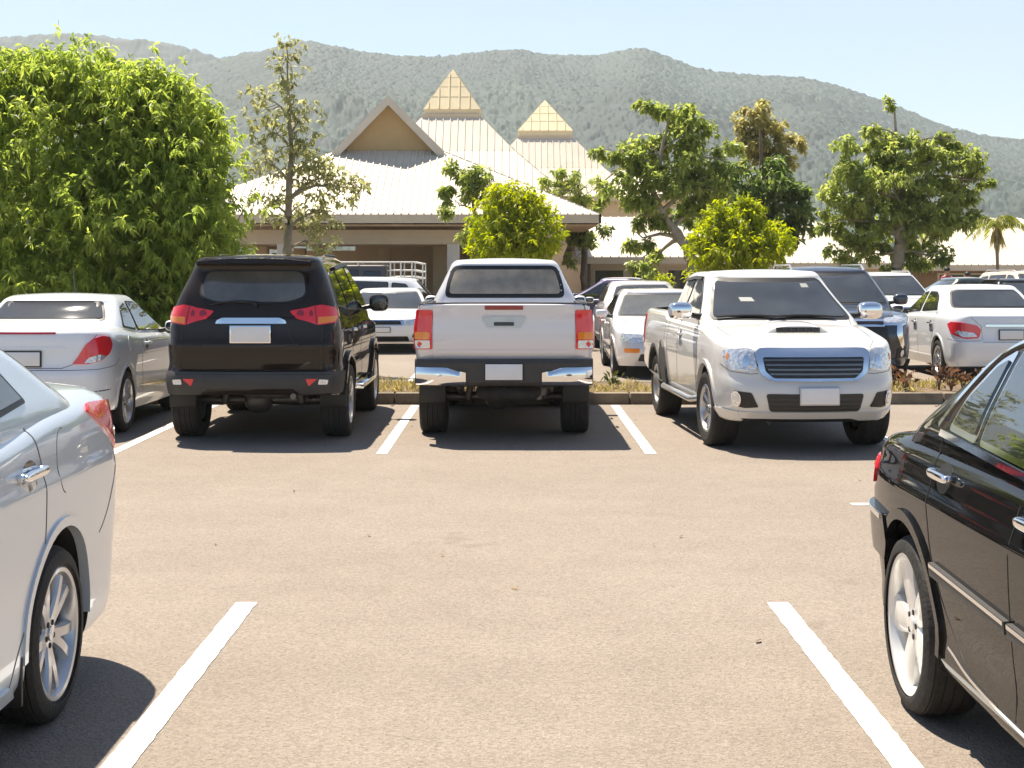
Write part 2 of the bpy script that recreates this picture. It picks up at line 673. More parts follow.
        vv, ee, ff, _, _, _ = delaunay_2d_cdt(pts + inner, [], [list(range(nb))], 1, 1e-6)
        objs = []
        for sd in (sides or (1,)):
            hits = [s.ray(mode, p, sd) for p in vv]
            top, low = [], []
            for h, nn, d in hits:
                q = (nn - d * 0.6).normalized()
                top.append(h + q * off)
                low.append(h - q * sink)
            faces = []
            cnt = {}
            for t in ff:
                t = list(t)
                a, b, c = top[t[0]], top[t[1]], top[t[2]]
                if (b - a).cross(c - a).dot(hits[t[0]][2]) > 0:
                    t.reverse()
                faces.append(t)
                for k in range(len(t)):
                    e = (t[k], t[(k + 1) % len(t)])
                    cnt[e] = cnt.get(e, 0) + 1
            used = sorted({i for t in faces for i in t})
            if len(used) < len(top):                    # drop points no triangle uses
                mp = {i: k for k, i in enumerate(used)}
                top, low = [top[i] for i in used], [low[i] for i in used]
                faces = [[mp[i] for i in t] for t in faces]
                cnt = {(mp[a], mp[b]): v for (a, b), v in cnt.items()}
            N = len(top)
            for (a, b) in list(cnt):
                if (b, a) not in cnt:
                    faces.append([b, a, N + a, N + b])
            me = mesh_from(name, top + low, faces, m, None, 40)
            o = s._link(name, me, None)
            if parent is not None:
                par = parent[len(objs)] if isinstance(parent, list) else parent
                o.parent = par
                o.matrix_parent_inverse = Matrix.Identity(4)
                pl = par.location
                if pl.length:
                    me.transform(Matrix.Translation(-pl))
            if label:
                o['label'] = label
            objs.append(o)
        return objs

    def line(s, name, mode, pts, w=0.008, m=None, sides=None, curve=False, off=0.0015, parent=None):
        if curve:
            pts = smooth_line(pts)
        return s.P(name, s.gap if m is None or (m is SEAL and 'seam' in name) else m, mode, ribbon_poly(pts, w if m is not None and m is not SEAL else w * .72), off, 0.004, 0, 0.05, sides, parent)

    def M(s, name, mb, mats, parent=None, angle=34):
        return mb.build(name, mats, parent or s.root, angle, (-s.L / 2, 0, 0))

    def wheels(s, axles, R, Rr, wd, y, style, m, steer=0.0):
        tm, rm = tyre_mesh(R, Rr, wd), rim_mesh(Rr, wd, style, m)
        rng = random.Random(int(s.L * 1000))
        for i, ax in enumerate(axles):
            for sd in (1, -1):
                e = bpy.data.objects.new('wheel', None)
                COL.objects.link(e)
                e.parent = s.root
                e.location = (ax - s.L / 2, sd * (y - wd / 2), R)
                e.rotation_euler = (0, rng.uniform(0, 6), (0 if sd > 0 else PI) + (steer if i else 0))
                e.rotation_mode = 'XYZ'
                link('tyre', tm, e)
                link('rim', rm, e)

    def mirror(s, pt, x, z, y, size=(0.13, 0.24, 0.17), front=True, stalk=0.08, dz=0.05):
        """Door mirrors: shaped housing, dark glass facing rearwards, stalk to the door."""
        for sd in (1, -1):
            h, n, d = s.ray('side', (x, z - dz), sd)
            yc = h.y + sd * (stalk + size[1] / 2)
            mb = MB()
            mb.ellip((x, yc, z), (size[0] * 1.25, size[1], size[2]), 0.62, 24, 14)
            o = s.M('mirror', mb, pt, None, 50)
            g = MB()
            g.ellip((x - size[0] * 0.60, yc, z), (0.022, size[1] * 0.80, size[2] * 0.74), 0.6, 20, 10)
            s.M('mirror_glass', g, GLASS, o)
            k = MB()
            k.tube([(x + 0.02, h.y - sd * 0.03, z - 0.06), (x + 0.01, h.y + sd * stalk * 0.7, z - 0.05), (x, yc - sd * size[1] * 0.25, z - 0.03)], [0.035, 0.028, 0.03], 10)
            s.M('stalk', k, SEAL, o)

    def handle(s, x, z, m=None, ln=0.20, sides=(1, -1), cup=None):
        for sd in sides:
            o = None
            h, n, d = s.ray('side', (x, z), sd)
            mb = MB()
            mb.ellip((x, h.y + sd * 0.030, z + 0.006), (ln, 0.026, 0.034), 0.6, 20, 10)
            mb.ellip((x - ln * 0.40, h.y + sd * 0.014, z + 0.006), (ln * 0.2, 0.05, 0.034), 0.7, 14, 8)
            mb.ellip((x + ln * 0.40, h.y + sd * 0.014, z + 0.006), (ln * 0.16, 0.05, 0.030), 0.7, 14, 8)
            o = s.M('door_handle', mb, m or CHROME, None, 50)
            if True:
                s.P('handle_cup', cup or (SEAL if s.gap is SEAL else CUPM), 'side', circle(x - ln * 0.02, z - 0.004, ln * 0.34, 0.056), 0.0015, 0.01, 0, 0.04, (sd,), o)

    def plate(s, mode, yc, z, w=0.42, hgt=0.17, frame=CHROME, tilt=0.0):
        """Flat number plate on its holder, standing on the foremost point of the panel behind it."""
        hs = [s.ray(mode, (yc + i * w * .45, z + j * hgt * .45))[0].x for i in (-1, 0, 1) for j in (-1, 0, 1)]
        sg = -1 if mode == 'rear' else 1
        x = min(hs) if mode == 'rear' else max(hs)
        mb = MB()
        mb.box((x + sg * .0, yc, z), (.03, w, hgt), 0, None, .006)
        f = s.M('licence_plate', mb, frame)
        mb = MB()
        mb.box((x + sg * .014, yc, z), (.008, w - .026, hgt - .026), 0, None, .003)
        s.M('plate_face', mb, PLATE, f)

    def win(s, name, mode, poly, glass=None, r=0.04, sides=None, rim=0.018, trim=None, sp=0.06):
        """Window: rubber (or chrome) surround and a pane a little proud of it."""
        if mode == 'side':
            poly = [(min(p[0], float(s.cxf(p[1])) - .27), p[1]) for p in poly]
        elif mode == 'front':
            poly = [(math.copysign(min(abs(p[0]), float(s.cw(p[1])) - .055), p[0]), p[1]) for p in poly]
        q = [Vector(p) for p in poly]
        area = sum(q[i - 1].x * q[i].y - q[i].x * q[i - 1].y for i in range(len(q)))
        if area < 0:
            q.reverse()
        inner = []
        n = len(q)
        for i in range(n):
            d0, d1 = (q[i] - q[i - 1]).normalized(), (q[(i + 1) % n] - q[i]).normalized()
            n0, n1 = Vector((-d0.y, d0.x)), Vector((-d1.y, d1.x))
            k = n0 + n1
            inner.append(q[i] + k * (rim / max(.35, 1 + n0.dot(n1))))
        f = s.P(name, trim or SEAL, mode, rounded(q, r), 0.004, 0.012, 0, sp, sides)
        s.P('pane', glass or GLASS, mode, rounded(inner, max(r - rim * .6, .008)), 0.010, 0.010, 0, sp, sides, f)
        return f

    def put(s, x, y, yaw):
        s.root.location = (x, y, 0)
        s.root.rotation_euler = (0, 0, yaw)


SEAM = mat('panel_gap', (0.12, 0.118, 0.115), 0.6)
CUPM = mat('handle_recess', (0.05, 0.05, 0.05), 0.4)

STICK = mat('faded_paper', (.30, .31, .29), .5)
GBAR = mat('grille_bar_grey', (.20, .20, .20), .25, .8)


def mud_flaps(c, axle, y, z0, z1, w=0.27, dx=-0.42):
    for sd in (1, -1):
        mb = MB()
        mb.box((axle + dx, sd * y, (z0 + z1) / 2), (0.02, w, z1 - z0), 0, None, 0.008)
        c.M('mud_flap', mb, SEAL)


def underbody(c, axle, R, track, pipe_y=-0.45, x0=0.25, z=0.36):
    """What hangs below: rear axle with its differential, springs, silencer and tail pipe."""
    mb = MB()
    mb.tube([(axle, -track, R), (axle, track, R)], 0.045, 12)
    mb.ellip((axle, 0.06, R), (0.34, 0.30, 0.28), 0.9)
    for sd in (1, -1):
        mb.tube([(axle - 0.65, sd * track * 0.72, R + 0.16), (axle, sd * track * 0.72, R + 0.02), (axle + 0.65, sd * track * 0.72, R + 0.16)], 0.03, 8)
        mb.tube([(axle - 0.1, sd * track * 0.6, R - 0.02), (axle - 0.16, sd * track * 0.5, R + 0.35)], 0.035, 10)
    c.M('rear_axle', mb, METAL)
    mb = MB()
    mb.ellip((axle - 0.55, pipe_y * 0.4, z + 0.10), (0.5, 0.62, 0.20), 0.6)
    mb.tube([(axle - 0.4, pipe_y, z + 0.1), (x0, pipe_y, z + 0.05), (x0 - 0.10, pipe_y, z + 0.04)], 0.03, 12)
    c.M('exhaust', mb, METAL)


def arch_ring(c, ax, wz, r0, r1, m, name='arch_trim', off=0.012, a0=-8, a1=188, parent=None):
    pts = []
    for k in range(25):
        a = R_(a0 + (a1 - a0) * k / 24)
        pts.append((ax + r1 * math.cos(a), wz + 0.02 + r1 * math.sin(a)))
    for k in range(24, -1, -1):
        a = R_(a0 + (a1 - a0) * k / 24)
        pts.append((ax + r0 * math.cos(a), wz + 0.02 + r0 * math.sin(a)))
    c.P(name, m, 'side', pts, off, 0.03, 0, 0.07, (1, -1), parent)


# ---------------------------------------------------------------- black SUV seen from behind
def black_suv():
    c = Car('suv', 'dark brown black SUV seen from behind with red tail lights and rear wiper', 'SUV', 4.62)
    c.body(BROWNB, (0.93, 3.68), 0.44, 0.375,
           zlow=[(0, .50), (0.5, .46), (1.5, .38), (3.2, .36), (4.6, .42)],
           ztop=[(0, 1.26), (2.0, 1.22), (3.1, 1.18), (3.5, 1.12), (4.2, 1.04), (4.62, .90)],
           XR=[(.45, .10), (.52, .03), (.62, .0), (.705, .005), (.725, .055), (.74, .07), (.9, .065), (.94, .045), (.99, .045), (1.03, .068), (1.26, .10)],
           XF=[(.40, 4.50), (.5, 4.60), (.7, 4.62), (.85, 4.58), (1.0, 4.48)],
           W=[(.38, .83), (.5, .865), (.62, .88), (.72, .882), (.80, .868), (.92, .875), (1.05, .87), (1.16, .855), (1.26, .83)],
           T=[(0, .95), (.5, .99), (1.2, 1), (3.6, 1), (4.3, .97), (4.62, .93)],
           rr=(.20, .16), rf=(.5, .36), br=.07, bf=.16, r=.03, crown=.03, rows=30)
    c.cabin(BROWNB, zlow=[(0, 1.12)], ztop=[(.3, 1.845), (1.0, 1.865), (2.0, 1.855), (2.7, 1.80)],
            XR=[(1.12, .10), (1.3, .135), (1.45, .19), (1.74, .33), (1.78, .30), (1.86, .28)],
            XF=[(1.12, 3.55), (1.4, 3.2), (1.75, 2.75), (1.85, 2.55)],
            W=[(1.12, .855), (1.26, .835), (1.40, .80), (1.6, .725), (1.74, .665), (1.84, .62)],
            rr=(.22, .17), rf=(.32, .26), br=.05, bf=.16, r=.05, crown=.02, rows=18)
    w = c.win('rear_window', 'rear', [(-.36, 1.385), (.36, 1.385), (.55, 1.45), (.49, 1.725), (-.49, 1.725), (-.55, 1.45)], GLASS_OL, .09, None, .02)
    mb = MB()                                                  # spoiler over the glass
    n = 13
    vs, fs = [], []
    for i in range(n):
        y = -.56 + 1.12 * i / (n - 1)
        e = .05 * (abs(y) / .56) ** 2
        for x, z in ((.17 + e, 1.765), (.15 + e, 1.785), (.16 + e, 1.835 - e * .6), (.50, 1.862 - e * .6), (.50, 1.80), (.36, 1.755)):
            vs.append((x, y, z))
    for i in range(n - 1):
        for k in range(6):
            fs.append((i * 6 + k, i * 6 + (k + 1) % 6, (i + 1) * 6 + (k + 1) % 6, (i + 1) * 6 + k))
    fs += [tuple(range(6)), tuple(reversed(range((n - 1) * 6, n * 6)))]
    mb.add(vs, fs)
    c.M('spoiler', mb, BROWNB, None, 40)
    mb = MB()
    wp = [c.ray('rear', (y_, z_))[0] + Vector((-.022, 0, 0)) for y_, z_ in ((-.06, 1.365), (.0, 1.405), (.18, 1.41), (.36, 1.392))]
    mb.tube(wp, [.022, .013, .010, .007], 8)
    wb = [c.ray('rear', (y_, 1.375 + .04 * math.sin(PI * (.42 - y_) / .62)))[0] + Vector((-.012, 0, 0)) for y_ in (.42, .3, .15, 0.0, -.15)]
    mb.tube(wb, .009, 6)
    c.M('wiper', mb, SEAL)
    L = [(.37, 1.315), (.44, 1.24), (.70, 1.178), (.95, 1.20), (1.06, 1.27), (1.05, 1.345), (.80, 1.375), (.62, 1.36)]
    ts = c.P('tail_light', RED, 'wrear', L, .014, .02, .02, .05, (1, -1))
    c.P('indicator', AMBER, 'wrear', [(.71, 1.19), (.94, 1.212), (1.02, 1.265), (.72, 1.255)], .017, .006, .015, .05, (1, -1), ts)
    for yy in (.60, .48):
        c.P('bulb', REDD, 'wrear', circle(yy, 1.29, .035), .017, .006, 0, .05, (1, -1), ts)
    c.line('light_gap', 'wrear', [(.685, 1.18), (.685, 1.375)], .012, SEAL, (1, -1), off=.018, parent=ts)
    c.P('chrome_strip', CHROME, 'rear', [(-.35, 1.192), (.35, 1.192), (.335, 1.225), (.28, 1.245), (-.28, 1.245), (-.335, 1.225)], .022, .01, .01, .1)
    c.plate('rear', 0.0, 1.09, .405, .175)
    c.line('tailgate_seam', 'rear', [(.685, .735), (.69, 1.17)], .012)
    c.line('tailgate_seam', 'rear', [(-.685, .735), (-.69, 1.17)], .012)
    c.line('tailgate_seam', 'rear', [(.34, 1.235), (.40, 1.03), (.47, .985), (-.47, .985), (-.40, 1.03), (-.34, 1.235)], .010)
    c.P('rear_bumper', PLAST, 'wrear', [(-.86, .715), (-.86, .52), (-.5, .50), (-.42, .56), (.42, .56), (.5, .50), (.86, .50), (1.36, .50), (1.34, .64), (1.20, .715)], .012, .03, .01, .06)
    b2 = c.P('rear_bumper', PLAST, 'wrear', [(.84, .715), (.84, .50), (1.36, .50), (1.34, .64), (1.20, .715)], .0125, .03, .01, .06, (-1,))
    c.P('reflector', RED, 'rear', [(.575, .585), (.66, .655), (.545, .655)], .018, .01, 0, .1)
    c.P('reflector', RED, 'rear', [(-.575, .585), (-.66, .655), (-.545, .655)], .018, .01, 0, .1)
    for sd in (1, -1):
        c.P('fog_lamp', CLEAR, 'rear', [(sd * .665, .60), (sd * .75, .60), (sd * .76, .645), (sd * .675, .65)], .018, .01, .01, .1)
    # sides
    c.win('rear_quarter_window', 'side', [(.42, 1.36), (1.12, 1.31), (1.08, 1.70), (.66, 1.70)], GLASS, .06, (1, -1))
    c.win('rear_door_window', 'side', [(1.2, 1.305), (2.12, 1.27), (2.08, 1.755), (1.16, 1.72)], GLASS, .05, (1, -1))
    c.win('front_door_window', 'side', [(2.2, 1.27), (3.22, 1.24), (2.72, 1.70), (2.56, 1.745), (2.16, 1.755)], GLASS, .05, (1, -1))
    c.P('visor', SEAL, 'side', [(1.16, 1.715), (2.08, 1.752), (2.42, 1.745), (2.42, 1.775), (2.08, 1.79), (1.14, 1.75)], .03, .03, .01, .08, (1, -1))
    c.win('windscreen', 'front', [(-.74, 1.19), (.74, 1.19), (.60, 1.75), (-.60, 1.75)], GLASS, .07)
    for x0, x1 in ((1.15, 2.15), (2.15, 3.25)):
        c.line('door_seam', 'side', [(x0 + (.32 if x0 < 2 else 0), .55), (x0 + (.26 if x0 < 2 else 0), .8), (x0, 1.0), (x0, 1.28)], .008, SEAL, (1, -1), True)
    c.line('door_seam', 'side', [(3.22, .55), (3.25, .9), (3.24, 1.2)], .008, SEAL, (1, -1))
    c.handle(1.42, 1.08, CHROME, .2)
    c.handle(2.40, 1.07, CHROME, .2)
    arch_ring(c, .93, .375, 0.432, .49, BROWNB, 'wheel_arch', .03)
    arch_ring(c, 3.68, .375, 0.432, .49, BROWNB, 'wheel_arch', .03)
    for sd in (1, -1):
        mb = MB()
        mb.tube([(1.5, sd * .80, .47), (1.6, sd * .93, .46), (3.0, sd * .93, .46), (3.1, sd * .80, .47)], .035, 12)
        mb.box((2.3, sd * .93, .492), (1.2, .10, .02), 0, None, .008)
        c.M('side_step', mb, CHROME)
    for sd in (1, -1):
        mb = MB()
        mb.tube([(1.3, sd * .55, 1.835), (1.4, sd * .555, 1.872), (2.2, sd * .56, 1.872), (2.35, sd * .56, 1.82)], .014, 10)
        c.M('roof_rail', mb, PLAST)
    c.mirror(BROWNB, 3.02, 1.33, .9, (.14, .23, .20), True, .05)
    c.wheels((.93, 3.68), .375, .235, .27, .895, (6, .075, .085, 0, .02), ALLOY)
    mud_flaps(c, .93, .76, .34, .56)
    underbody(c, .93, .375, .66, -.42, .16, .44)
    c.P('headlight', CLEAR, 'wfront', [(.42, .92), (.95, .98), (1.1, 1.0), (.95, .84), (.5, .80)], .01, .02, .03, .06, (1, -1))
    c.P('grille', CHROME, 'front', [(-.38, .98), (.38, .98), (.32, .72), (-.32, .72)], .01, .02, .03, .07)
    c.plate('front', 0, .58)
    return c


# ---------------------------------------------------------------- silver pickup seen from behind
def silver_pickup():
    c = Car('pickup_truck', 'silver double cab pickup seen from behind with closed tailgate and chrome corner bumper', 'pickup', 5.2)
    c.body(SILVER, (1.10, 4.15), 0.45, 0.38, ((.86, 0, 1.22), (1.40, 1.50, .70)),
           zlow=[(0, .82), (.3, .74), (.7, .62), (1.6, .52), (4.4, .48), (5.2, .5)],
           ztop=[(0, 1.385), (1.55, 1.385), (1.66, 1.31), (3.4, 1.25), (3.7, 1.22), (4.5, 1.13), (5.2, .98)],
           XR=[(.70, .10), (.84, .075), (.86, .06), (1.05, .045), (1.28, .055), (1.36, .045), (1.40, .05)],
           XF=[(.45, 5.05), (.6, 5.17), (.8, 5.2), (1.0, 5.12), (1.1, 5.0)],
           W=[(.48, .84), (.62, .86), (.80, .875), (1.0, .893), (1.15, .89), (1.25, .875), (1.40, .855)],
           T=[(0, .985), (.4, 1), (4.4, 1), (4.9, .97), (5.2, .94)],
           rr=(.07, .07), rf=(.5, .36), br=.015, bf=.16, r=.025, crown=.005, rows=24)
    c.cabin(SILVER, zlow=[(0, 1.15)], ztop=[(1.7, 1.80), (2.1, 1.83), (2.9, 1.835), (3.2, 1.78)],
            XR=[(1.15, 1.66), (1.4, 1.68), (1.76, 1.80), (1.84, 1.84)],
            XF=[(1.15, 4.0), (1.4, 3.72), (1.75, 3.22), (1.84, 3.0)],
            W=[(1.15, .85), (1.38, .785), (1.6, .68), (1.76, .605), (1.84, .57)],
            rr=(.14, .14), rf=(.3, .26), br=.03, bf=.16, r=.055, crown=.02, rows=16)
    c.win('rear_window', 'rear', [(-.665, 1.41), (.665, 1.41), (.64, 1.58), (.575, 1.765), (-.575, 1.765), (-.64, 1.58)], GLASS_BR, .07, None, .045)
    c.line('pane_divider', 'rear', [(-.60, 1.70), (-.61, 1.50), (-.57, 1.445), (.57, 1.445), (.61, 1.50), (.60, 1.70), (.54, 1.735), (-.54, 1.735), (-.60, 1.70)], .010, SEAL, off=.006)
    tg = c.P('tailgate', SILVER, 'rear', [(-.70, .845), (.70, .845), (.70, 1.37), (-.70, 1.37)], .010, .015, .03, .06)
    c.P('bed_cap', SEAL, 'top', [(.045, -.84), (.045, .84), (.10, .84), (.10, -.84)], .012, .02, .01, .1)
    for sd in (1, -1):
        c.P('bed_cap', SEAL, 'top', [(.06, sd * .84), (1.55, sd * .84), (1.55, sd * .78), (.06, sd * .78)], .012, .02, .01, .1)
    c.P('brake_light', REDD, 'rear', [(-.19, 1.328), (.19, 1.328), (.19, 1.366), (-.19, 1.366)], .018, .01, .01, .06, None, tg)
    hh = c.P('tailgate_handle', ALLOY, 'rear', [(-.16, 1.155), (.16, 1.155), (.215, 1.25), (.20, 1.262), (-.20, 1.262), (-.215, 1.25)], .024, .02, .012, .06)
    c.P('handle_recess', CUPM, 'rear', [(-.10, 1.168), (.10, 1.168), (.10, 1.205), (-.10, 1.205)], .027, .006, .01, .06, None, hh)
    # a shallow pressed crease low on the gate
    c.P('gate_crease', SILVER, 'rear', [(-.66, .90), (.66, .90), (.66, .93), (-.66, .93)], .016, .01, .006, .07, None, tg)
    ts = c.P('tail_light', RED, 'wrear', [(.725, .935), (.93, .94), (.97, 1.1), (.97, 1.325), (.725, 1.325)], .016, .02, .02, .05, (1, -1))
    c.P('indicator', AMBER, 'wrear', [(.745, 1.035), (.865, 1.035), (.865, 1.105), (.745, 1.105)], .019, .006, .01, .05, (1, -1), ts)
    c.P('reversing_lamp', CLEAR, 'wrear', [(.745, .945), (.865, .945), (.865, 1.025), (.745, 1.025)], .019, .006, .01, .05, (1, -1), ts)
    mb = MB()                                                  # bumper: dark step with chrome corners
    n = 27
    prof = [(.17, .57), (.03, .575), (-.005, .61), (-.02, .80), (.0, .835), (.17, .84)]
    vs, fs = [], []
    for i in range(n):
        y = -.885 + 1.77 * i / (n - 1)
        e = .10 * max(0, (abs(y) - .62) / .265) ** 2
        for x, z in prof:
            zz = z if abs(y) > .40 or z > .7 else z + .0
            vs.append((x + e, y, zz))
    m = len(prof)
    for i in range(n - 1):
        for k in range(m):
            fs.append((i * m + k, i * m + (k + 1) % m, (i + 1) * m + (k + 1) % m, (i + 1) * m + k))
    fs += [tuple(range(m)), tuple(reversed(range((n - 1) * m, n * m)))]
    mb.add(vs, fs)
    bp = c.M('rear_bumper', mb, PLAST, None, 30)
    for sd in (1, -1):
        mb = MB()
        vs, fs = [], []
        n2 = 12
        for i in range(n2):
            t = i / (n2 - 1)
            y = .375 + .50 * t
            e = .10 * max(0, (y - .62) / .265) ** 2
            zt = .70 + .06 * min(1, t * 2.5)
            pr = [(-.006, .585), (-.030, .60), (-.042, .66), (-.04, .72), (-.025, zt), (.0, zt + .008)]
            for x, z in pr:
                vs.append((x + e, sd * y, min(z, zt + .008)))
        for i in range(n2 - 1):
            for k in range(5):
                fs.append((i * 6 + k, i * 6 + k + 1, (i + 1) * 6 + k + 1, (i + 1) * 6 + k))
        fs += [tuple(range(6)), tuple(reversed(range((n2 - 1) * 6, n2 * 6)))]
        mb.add(vs, fs)
        c.M('bumper_corner', mb, CHROME, bp, 50)
    mb = MB()
    mb.box((-.026, 0, .715), (.012, .385, .172), 0, None, .004)
    pl = c.M('licence_plate', mb, SEAL)
    mb = MB()
    mb.box((-.034, 0, .715), (.006, .365, .155), 0, None, .003)
    c.M('plate_face', mb, PLATE, pl)
    # side
    c.win('rear_door_window', 'side', [(1.98, 1.375), (2.72, 1.36), (2.72, 1.745), (2.12, 1.72)], GLASS, .05, (1, -1))
    c.win('front_door_window', 'side', [(2.80, 1.36), (3.66, 1.33), (3.20, 1.70), (2.80, 1.745)], GLASS, .05, (1, -1))
    c.win('windscreen', 'front', [(-.72, 1.27), (.72, 1.27), (.57, 1.75), (-.57, 1.75)], GLASS, .07)
    c.line('cab_gap', 'side', [(1.62, .6), (1.62, 1.36)], .02, SEAL, (1, -1))
    for pts in ([(1.9, .6), (1.86, 1.0), (1.9, 1.33)], [(2.78, .6), (2.78, 1.33)], [(3.72, .6), (3.76, .9), (3.74, 1.28)]):
        c.line('door_seam', 'side', pts, .008, SEAL, (1, -1))
    c.handle(2.05, 1.18, CHROME)
    c.handle(2.95, 1.17, CHROME)
    arch_ring(c, 1.10, .38, 0.442, .50, SILVER, 'wheel_arch', .02)
    arch_ring(c, 4.15, .38, 0.442, .50, SILVER, 'wheel_arch', .02)
    c.mirror(SILVER, 3.35, 1.33, .9, (.12, .16, .15), True, .0)
    c.wheels((1.10, 4.15), .38, .235, .265, .875, (6, .08, .09, 0, .02), ALLOY)
    mud_flaps(c, 1.10, .735, .36, .60, .27, -.50)
    underbody(c, 1.10, .38, .64, -.35, .4, .40)
    mb = MB()
    mb.box((.45, 0, .60), (.5, 1.1, .10), 0, None, .02)
    mb.tube([(.12, 0, .56), (.16, 0, .43), (.30, 0, .42), (.5, 0, .50)], .022, 8)
    mb.ellip((.42, -.05, .49), (.68, .68, .24), .9)
    c.M('spare_wheel', mb, TYRE)
    c.P('headlight', CLEAR, 'wfront', [(.42, 1.02), (.95, 1.06), (1.1, 1.06), (.95, .90), (.5, .88)], .01, .02, .03, .06, (1, -1))
    c.P('grille', CHROME, 'front', [(-.42, 1.02), (.42, 1.02), (.36, .74), (-.36, .74)], .01, .02, .03, .07)
    c.plate('front', 0, .62)
    return c


# ---------------------------------------------------------------- white pickup facing the camera
def white_pickup():
    c = Car('pickup_truck', 'white extended cab pickup facing the camera with slatted grille and bonnet scoop', 'pickup', 5.1)
    L = 5.1
    c.body(PEARL, (1.12, 4.17), 0.43, 0.365, ((.86, 0, 1.15), (1.44, 1.46, .70)),
           zlow=[(0, .62), (.5, .50), (1.7, .40), (4.2, .36), (4.7, .30), (5.1, .30)],
           ztop=[(0, 1.235), (1.6, 1.235), (1.72, 1.19), (3.3, 1.17), (3.75, 1.165), (4.3, 1.10), (4.75, 1.03), (5.0, .96), (5.1, .90)],
           XR=[(.55, .03), (.8, .0), (1.2, .01)],
           XF=[(.30, 4.93), (.36, 5.02), (.44, 5.07), (.52, 5.095), (.60, 5.10), (.68, 5.085), (.72, 5.06), (.90, 5.02), (1.0, 4.94)],
           W=[(.30, .80), (.42, .845), (.55, .862), (.8, .868), (.95, .862), (1.08, .845), (1.24, .815)],
           T=[(0, .98), (.3, 1), (4.2, 1), (4.6, .99), (4.9, .965), (5.1, .94)],
           rr=(.08, .08), rf=(.46, .30), br=.015, bf=.15, r=.05, crown=.035, rows=28)
    c.cabin(PEARL, zlow=[(0, 1.08)], ztop=[(1.75, 1.66), (2.2, 1.70), (2.9, 1.705), (3.1, 1.66)],
            XR=[(1.08, 1.68), (1.3, 1.70), (1.62, 1.80), (1.70, 1.84)],
            XF=[(1.08, 4.02), (1.2, 3.86), (1.45, 3.45), (1.62, 3.18), (1.70, 3.0)],
            W=[(1.08, .825), (1.2, .80), (1.4, .715), (1.6, .635), (1.70, .59)],
            rr=(.14, .14), rf=(.28, .22), br=.03, bf=.15, r=.05, crown=.02, rows=16)
    c.win('windscreen', 'front', [(-.735, 1.215), (.735, 1.215), (.69, 1.42), (.61, 1.635), (-.61, 1.635), (-.69, 1.42)], GLASS_GR, .06, None, .03)
    c.P('inspection_sticker', STICK, 'front', [(.33, 1.53), (.41, 1.53), (.40, 1.57), (.33, 1.57)], .013, .002, 0, .1)
    c.P('toll_card', STICK, 'front', [(-.36, 1.39), (-.22, 1.39), (-.24, 1.43), (-.37, 1.43)], .013, .002, 0, .1)
    mb = MB()
    for y0, y1 in ((-.15, .55), (-.66, .02)):
        h = [c.ray('front', (y0 + (y1 - y0) * k / 5, 1.232 + .018 * math.sin(PI * k / 5)))[0] for k in range(6)]
        mb.tube([p + Vector((.02, 0, .012)) for p in h], .011, 6)
    c.M('wiper', mb, SEAL)
    c.win('front_door_window', 'side', [(2.66, 1.235), (3.66, 1.205), (3.22, 1.56), (3.08, 1.61), (2.62, 1.615)], GLASS, .05, (1, -1))
    c.win('rear_door_window', 'side', [(1.98, 1.25), (2.52, 1.24), (2.50, 1.612), (2.06, 1.58)], GLASS, .05, (1, -1))
    c.P('visor', PLAST, 'side', [(2.0, 1.585), (2.5, 1.615), (2.86, 1.612), (2.86, 1.645), (2.5, 1.65), (2.0, 1.615)], .025, .03, .01, .08, (1, -1))
    # nose
    ch = c.P('grille', CHROME, 'front', [(-.40, .685), (.40, .685), (.50, .76), (.545, .945), (.50, .985), (-.50, .985), (-.545, .945), (-.50, .76)], .022, .03, .03, .05)
    c.P('grille_opening', GRILLE, 'front', [(-.38, .715), (.38, .715), (.455, .78), (.475, .905), (-.475, .905), (-.455, .78)], .026, .01, .02, .06, None, ch)
    for i in range(4):
        z = .745 + i * .042
        wd = .41 + .018 * i
        c.P('grille_bar', GBAR, 'front', [(-wd, z), (wd, z), (wd + .008, z + .017), (-wd - .008, z + .017)], .040, .02, .004, .08, None, ch)
    hl = c.P('headlight', CLEAR, 'wfront', [(.525, .80), (.555, .975), (.70, .99), (.90, .985), (1.10, .965), (1.04, .86), (.90, .79), (.70, .775)], .012, .03, .035, .045, (1, -1))
    c.P('bulb', CHROME, 'wfront', circle(.68, .875, .055), .016, .01, 0, .04, (1, -1), hl)
    c.P('indicator', AMBER, 'wfront', circle(1.0, .91, .022, .03), .017, .01, 0, .04, (1, -1), hl)
    c.P('bumper_intake', GRILLE, 'front', [(-.46, .575), (.46, .575), (.42, .41), (-.42, .41)], .006, .03, .03, .06)
    for z in (.45, .49, .53):
        c.line('intake_bar', 'front', [(-.43, z), (.43, z)], .012, PLAST, off=.012)
    fp = c.P('fog_light_pocket', SEAL, 'wfront', [(.52, .45), (.60, .585), (.84, .60), (.86, .46), (.70, .44)], .006, .02, .02, .05, (1, -1))
    c.P('fog_light', CHROME, 'wfront', circle(.80, .525, .072), .022, .03, 0, .04, (1, -1), fp)
    c.P('fog_lens', CLEAR, 'wfront', circle(.80, .525, .052), .027, .01, 0, .04, (1, -1), fp)
    c.plate('front', 0.03, .555, .375, .17, ALLOY)
    c.line('bumper_seam', 'wfront', [(.52, .76), (.60, .755), (.95, .775), (1.12, .84)], .008, SEAL, (1, -1))
    c.P('bumper_lip', PEARL, 'wfront', [(-.84, .345), (-.84, .405), (.84, .405), (1.25, .43), (1.25, .33), (.84, .32), (.45, .32), (.35, .345)], .014, .02, .01, .06)
    c.P('bumper_lip', PEARL, 'wfront', [(.82, .405), (1.25, .43), (1.25, .33), (.82, .32)], .0145, .02, .01, .06, (-1,))
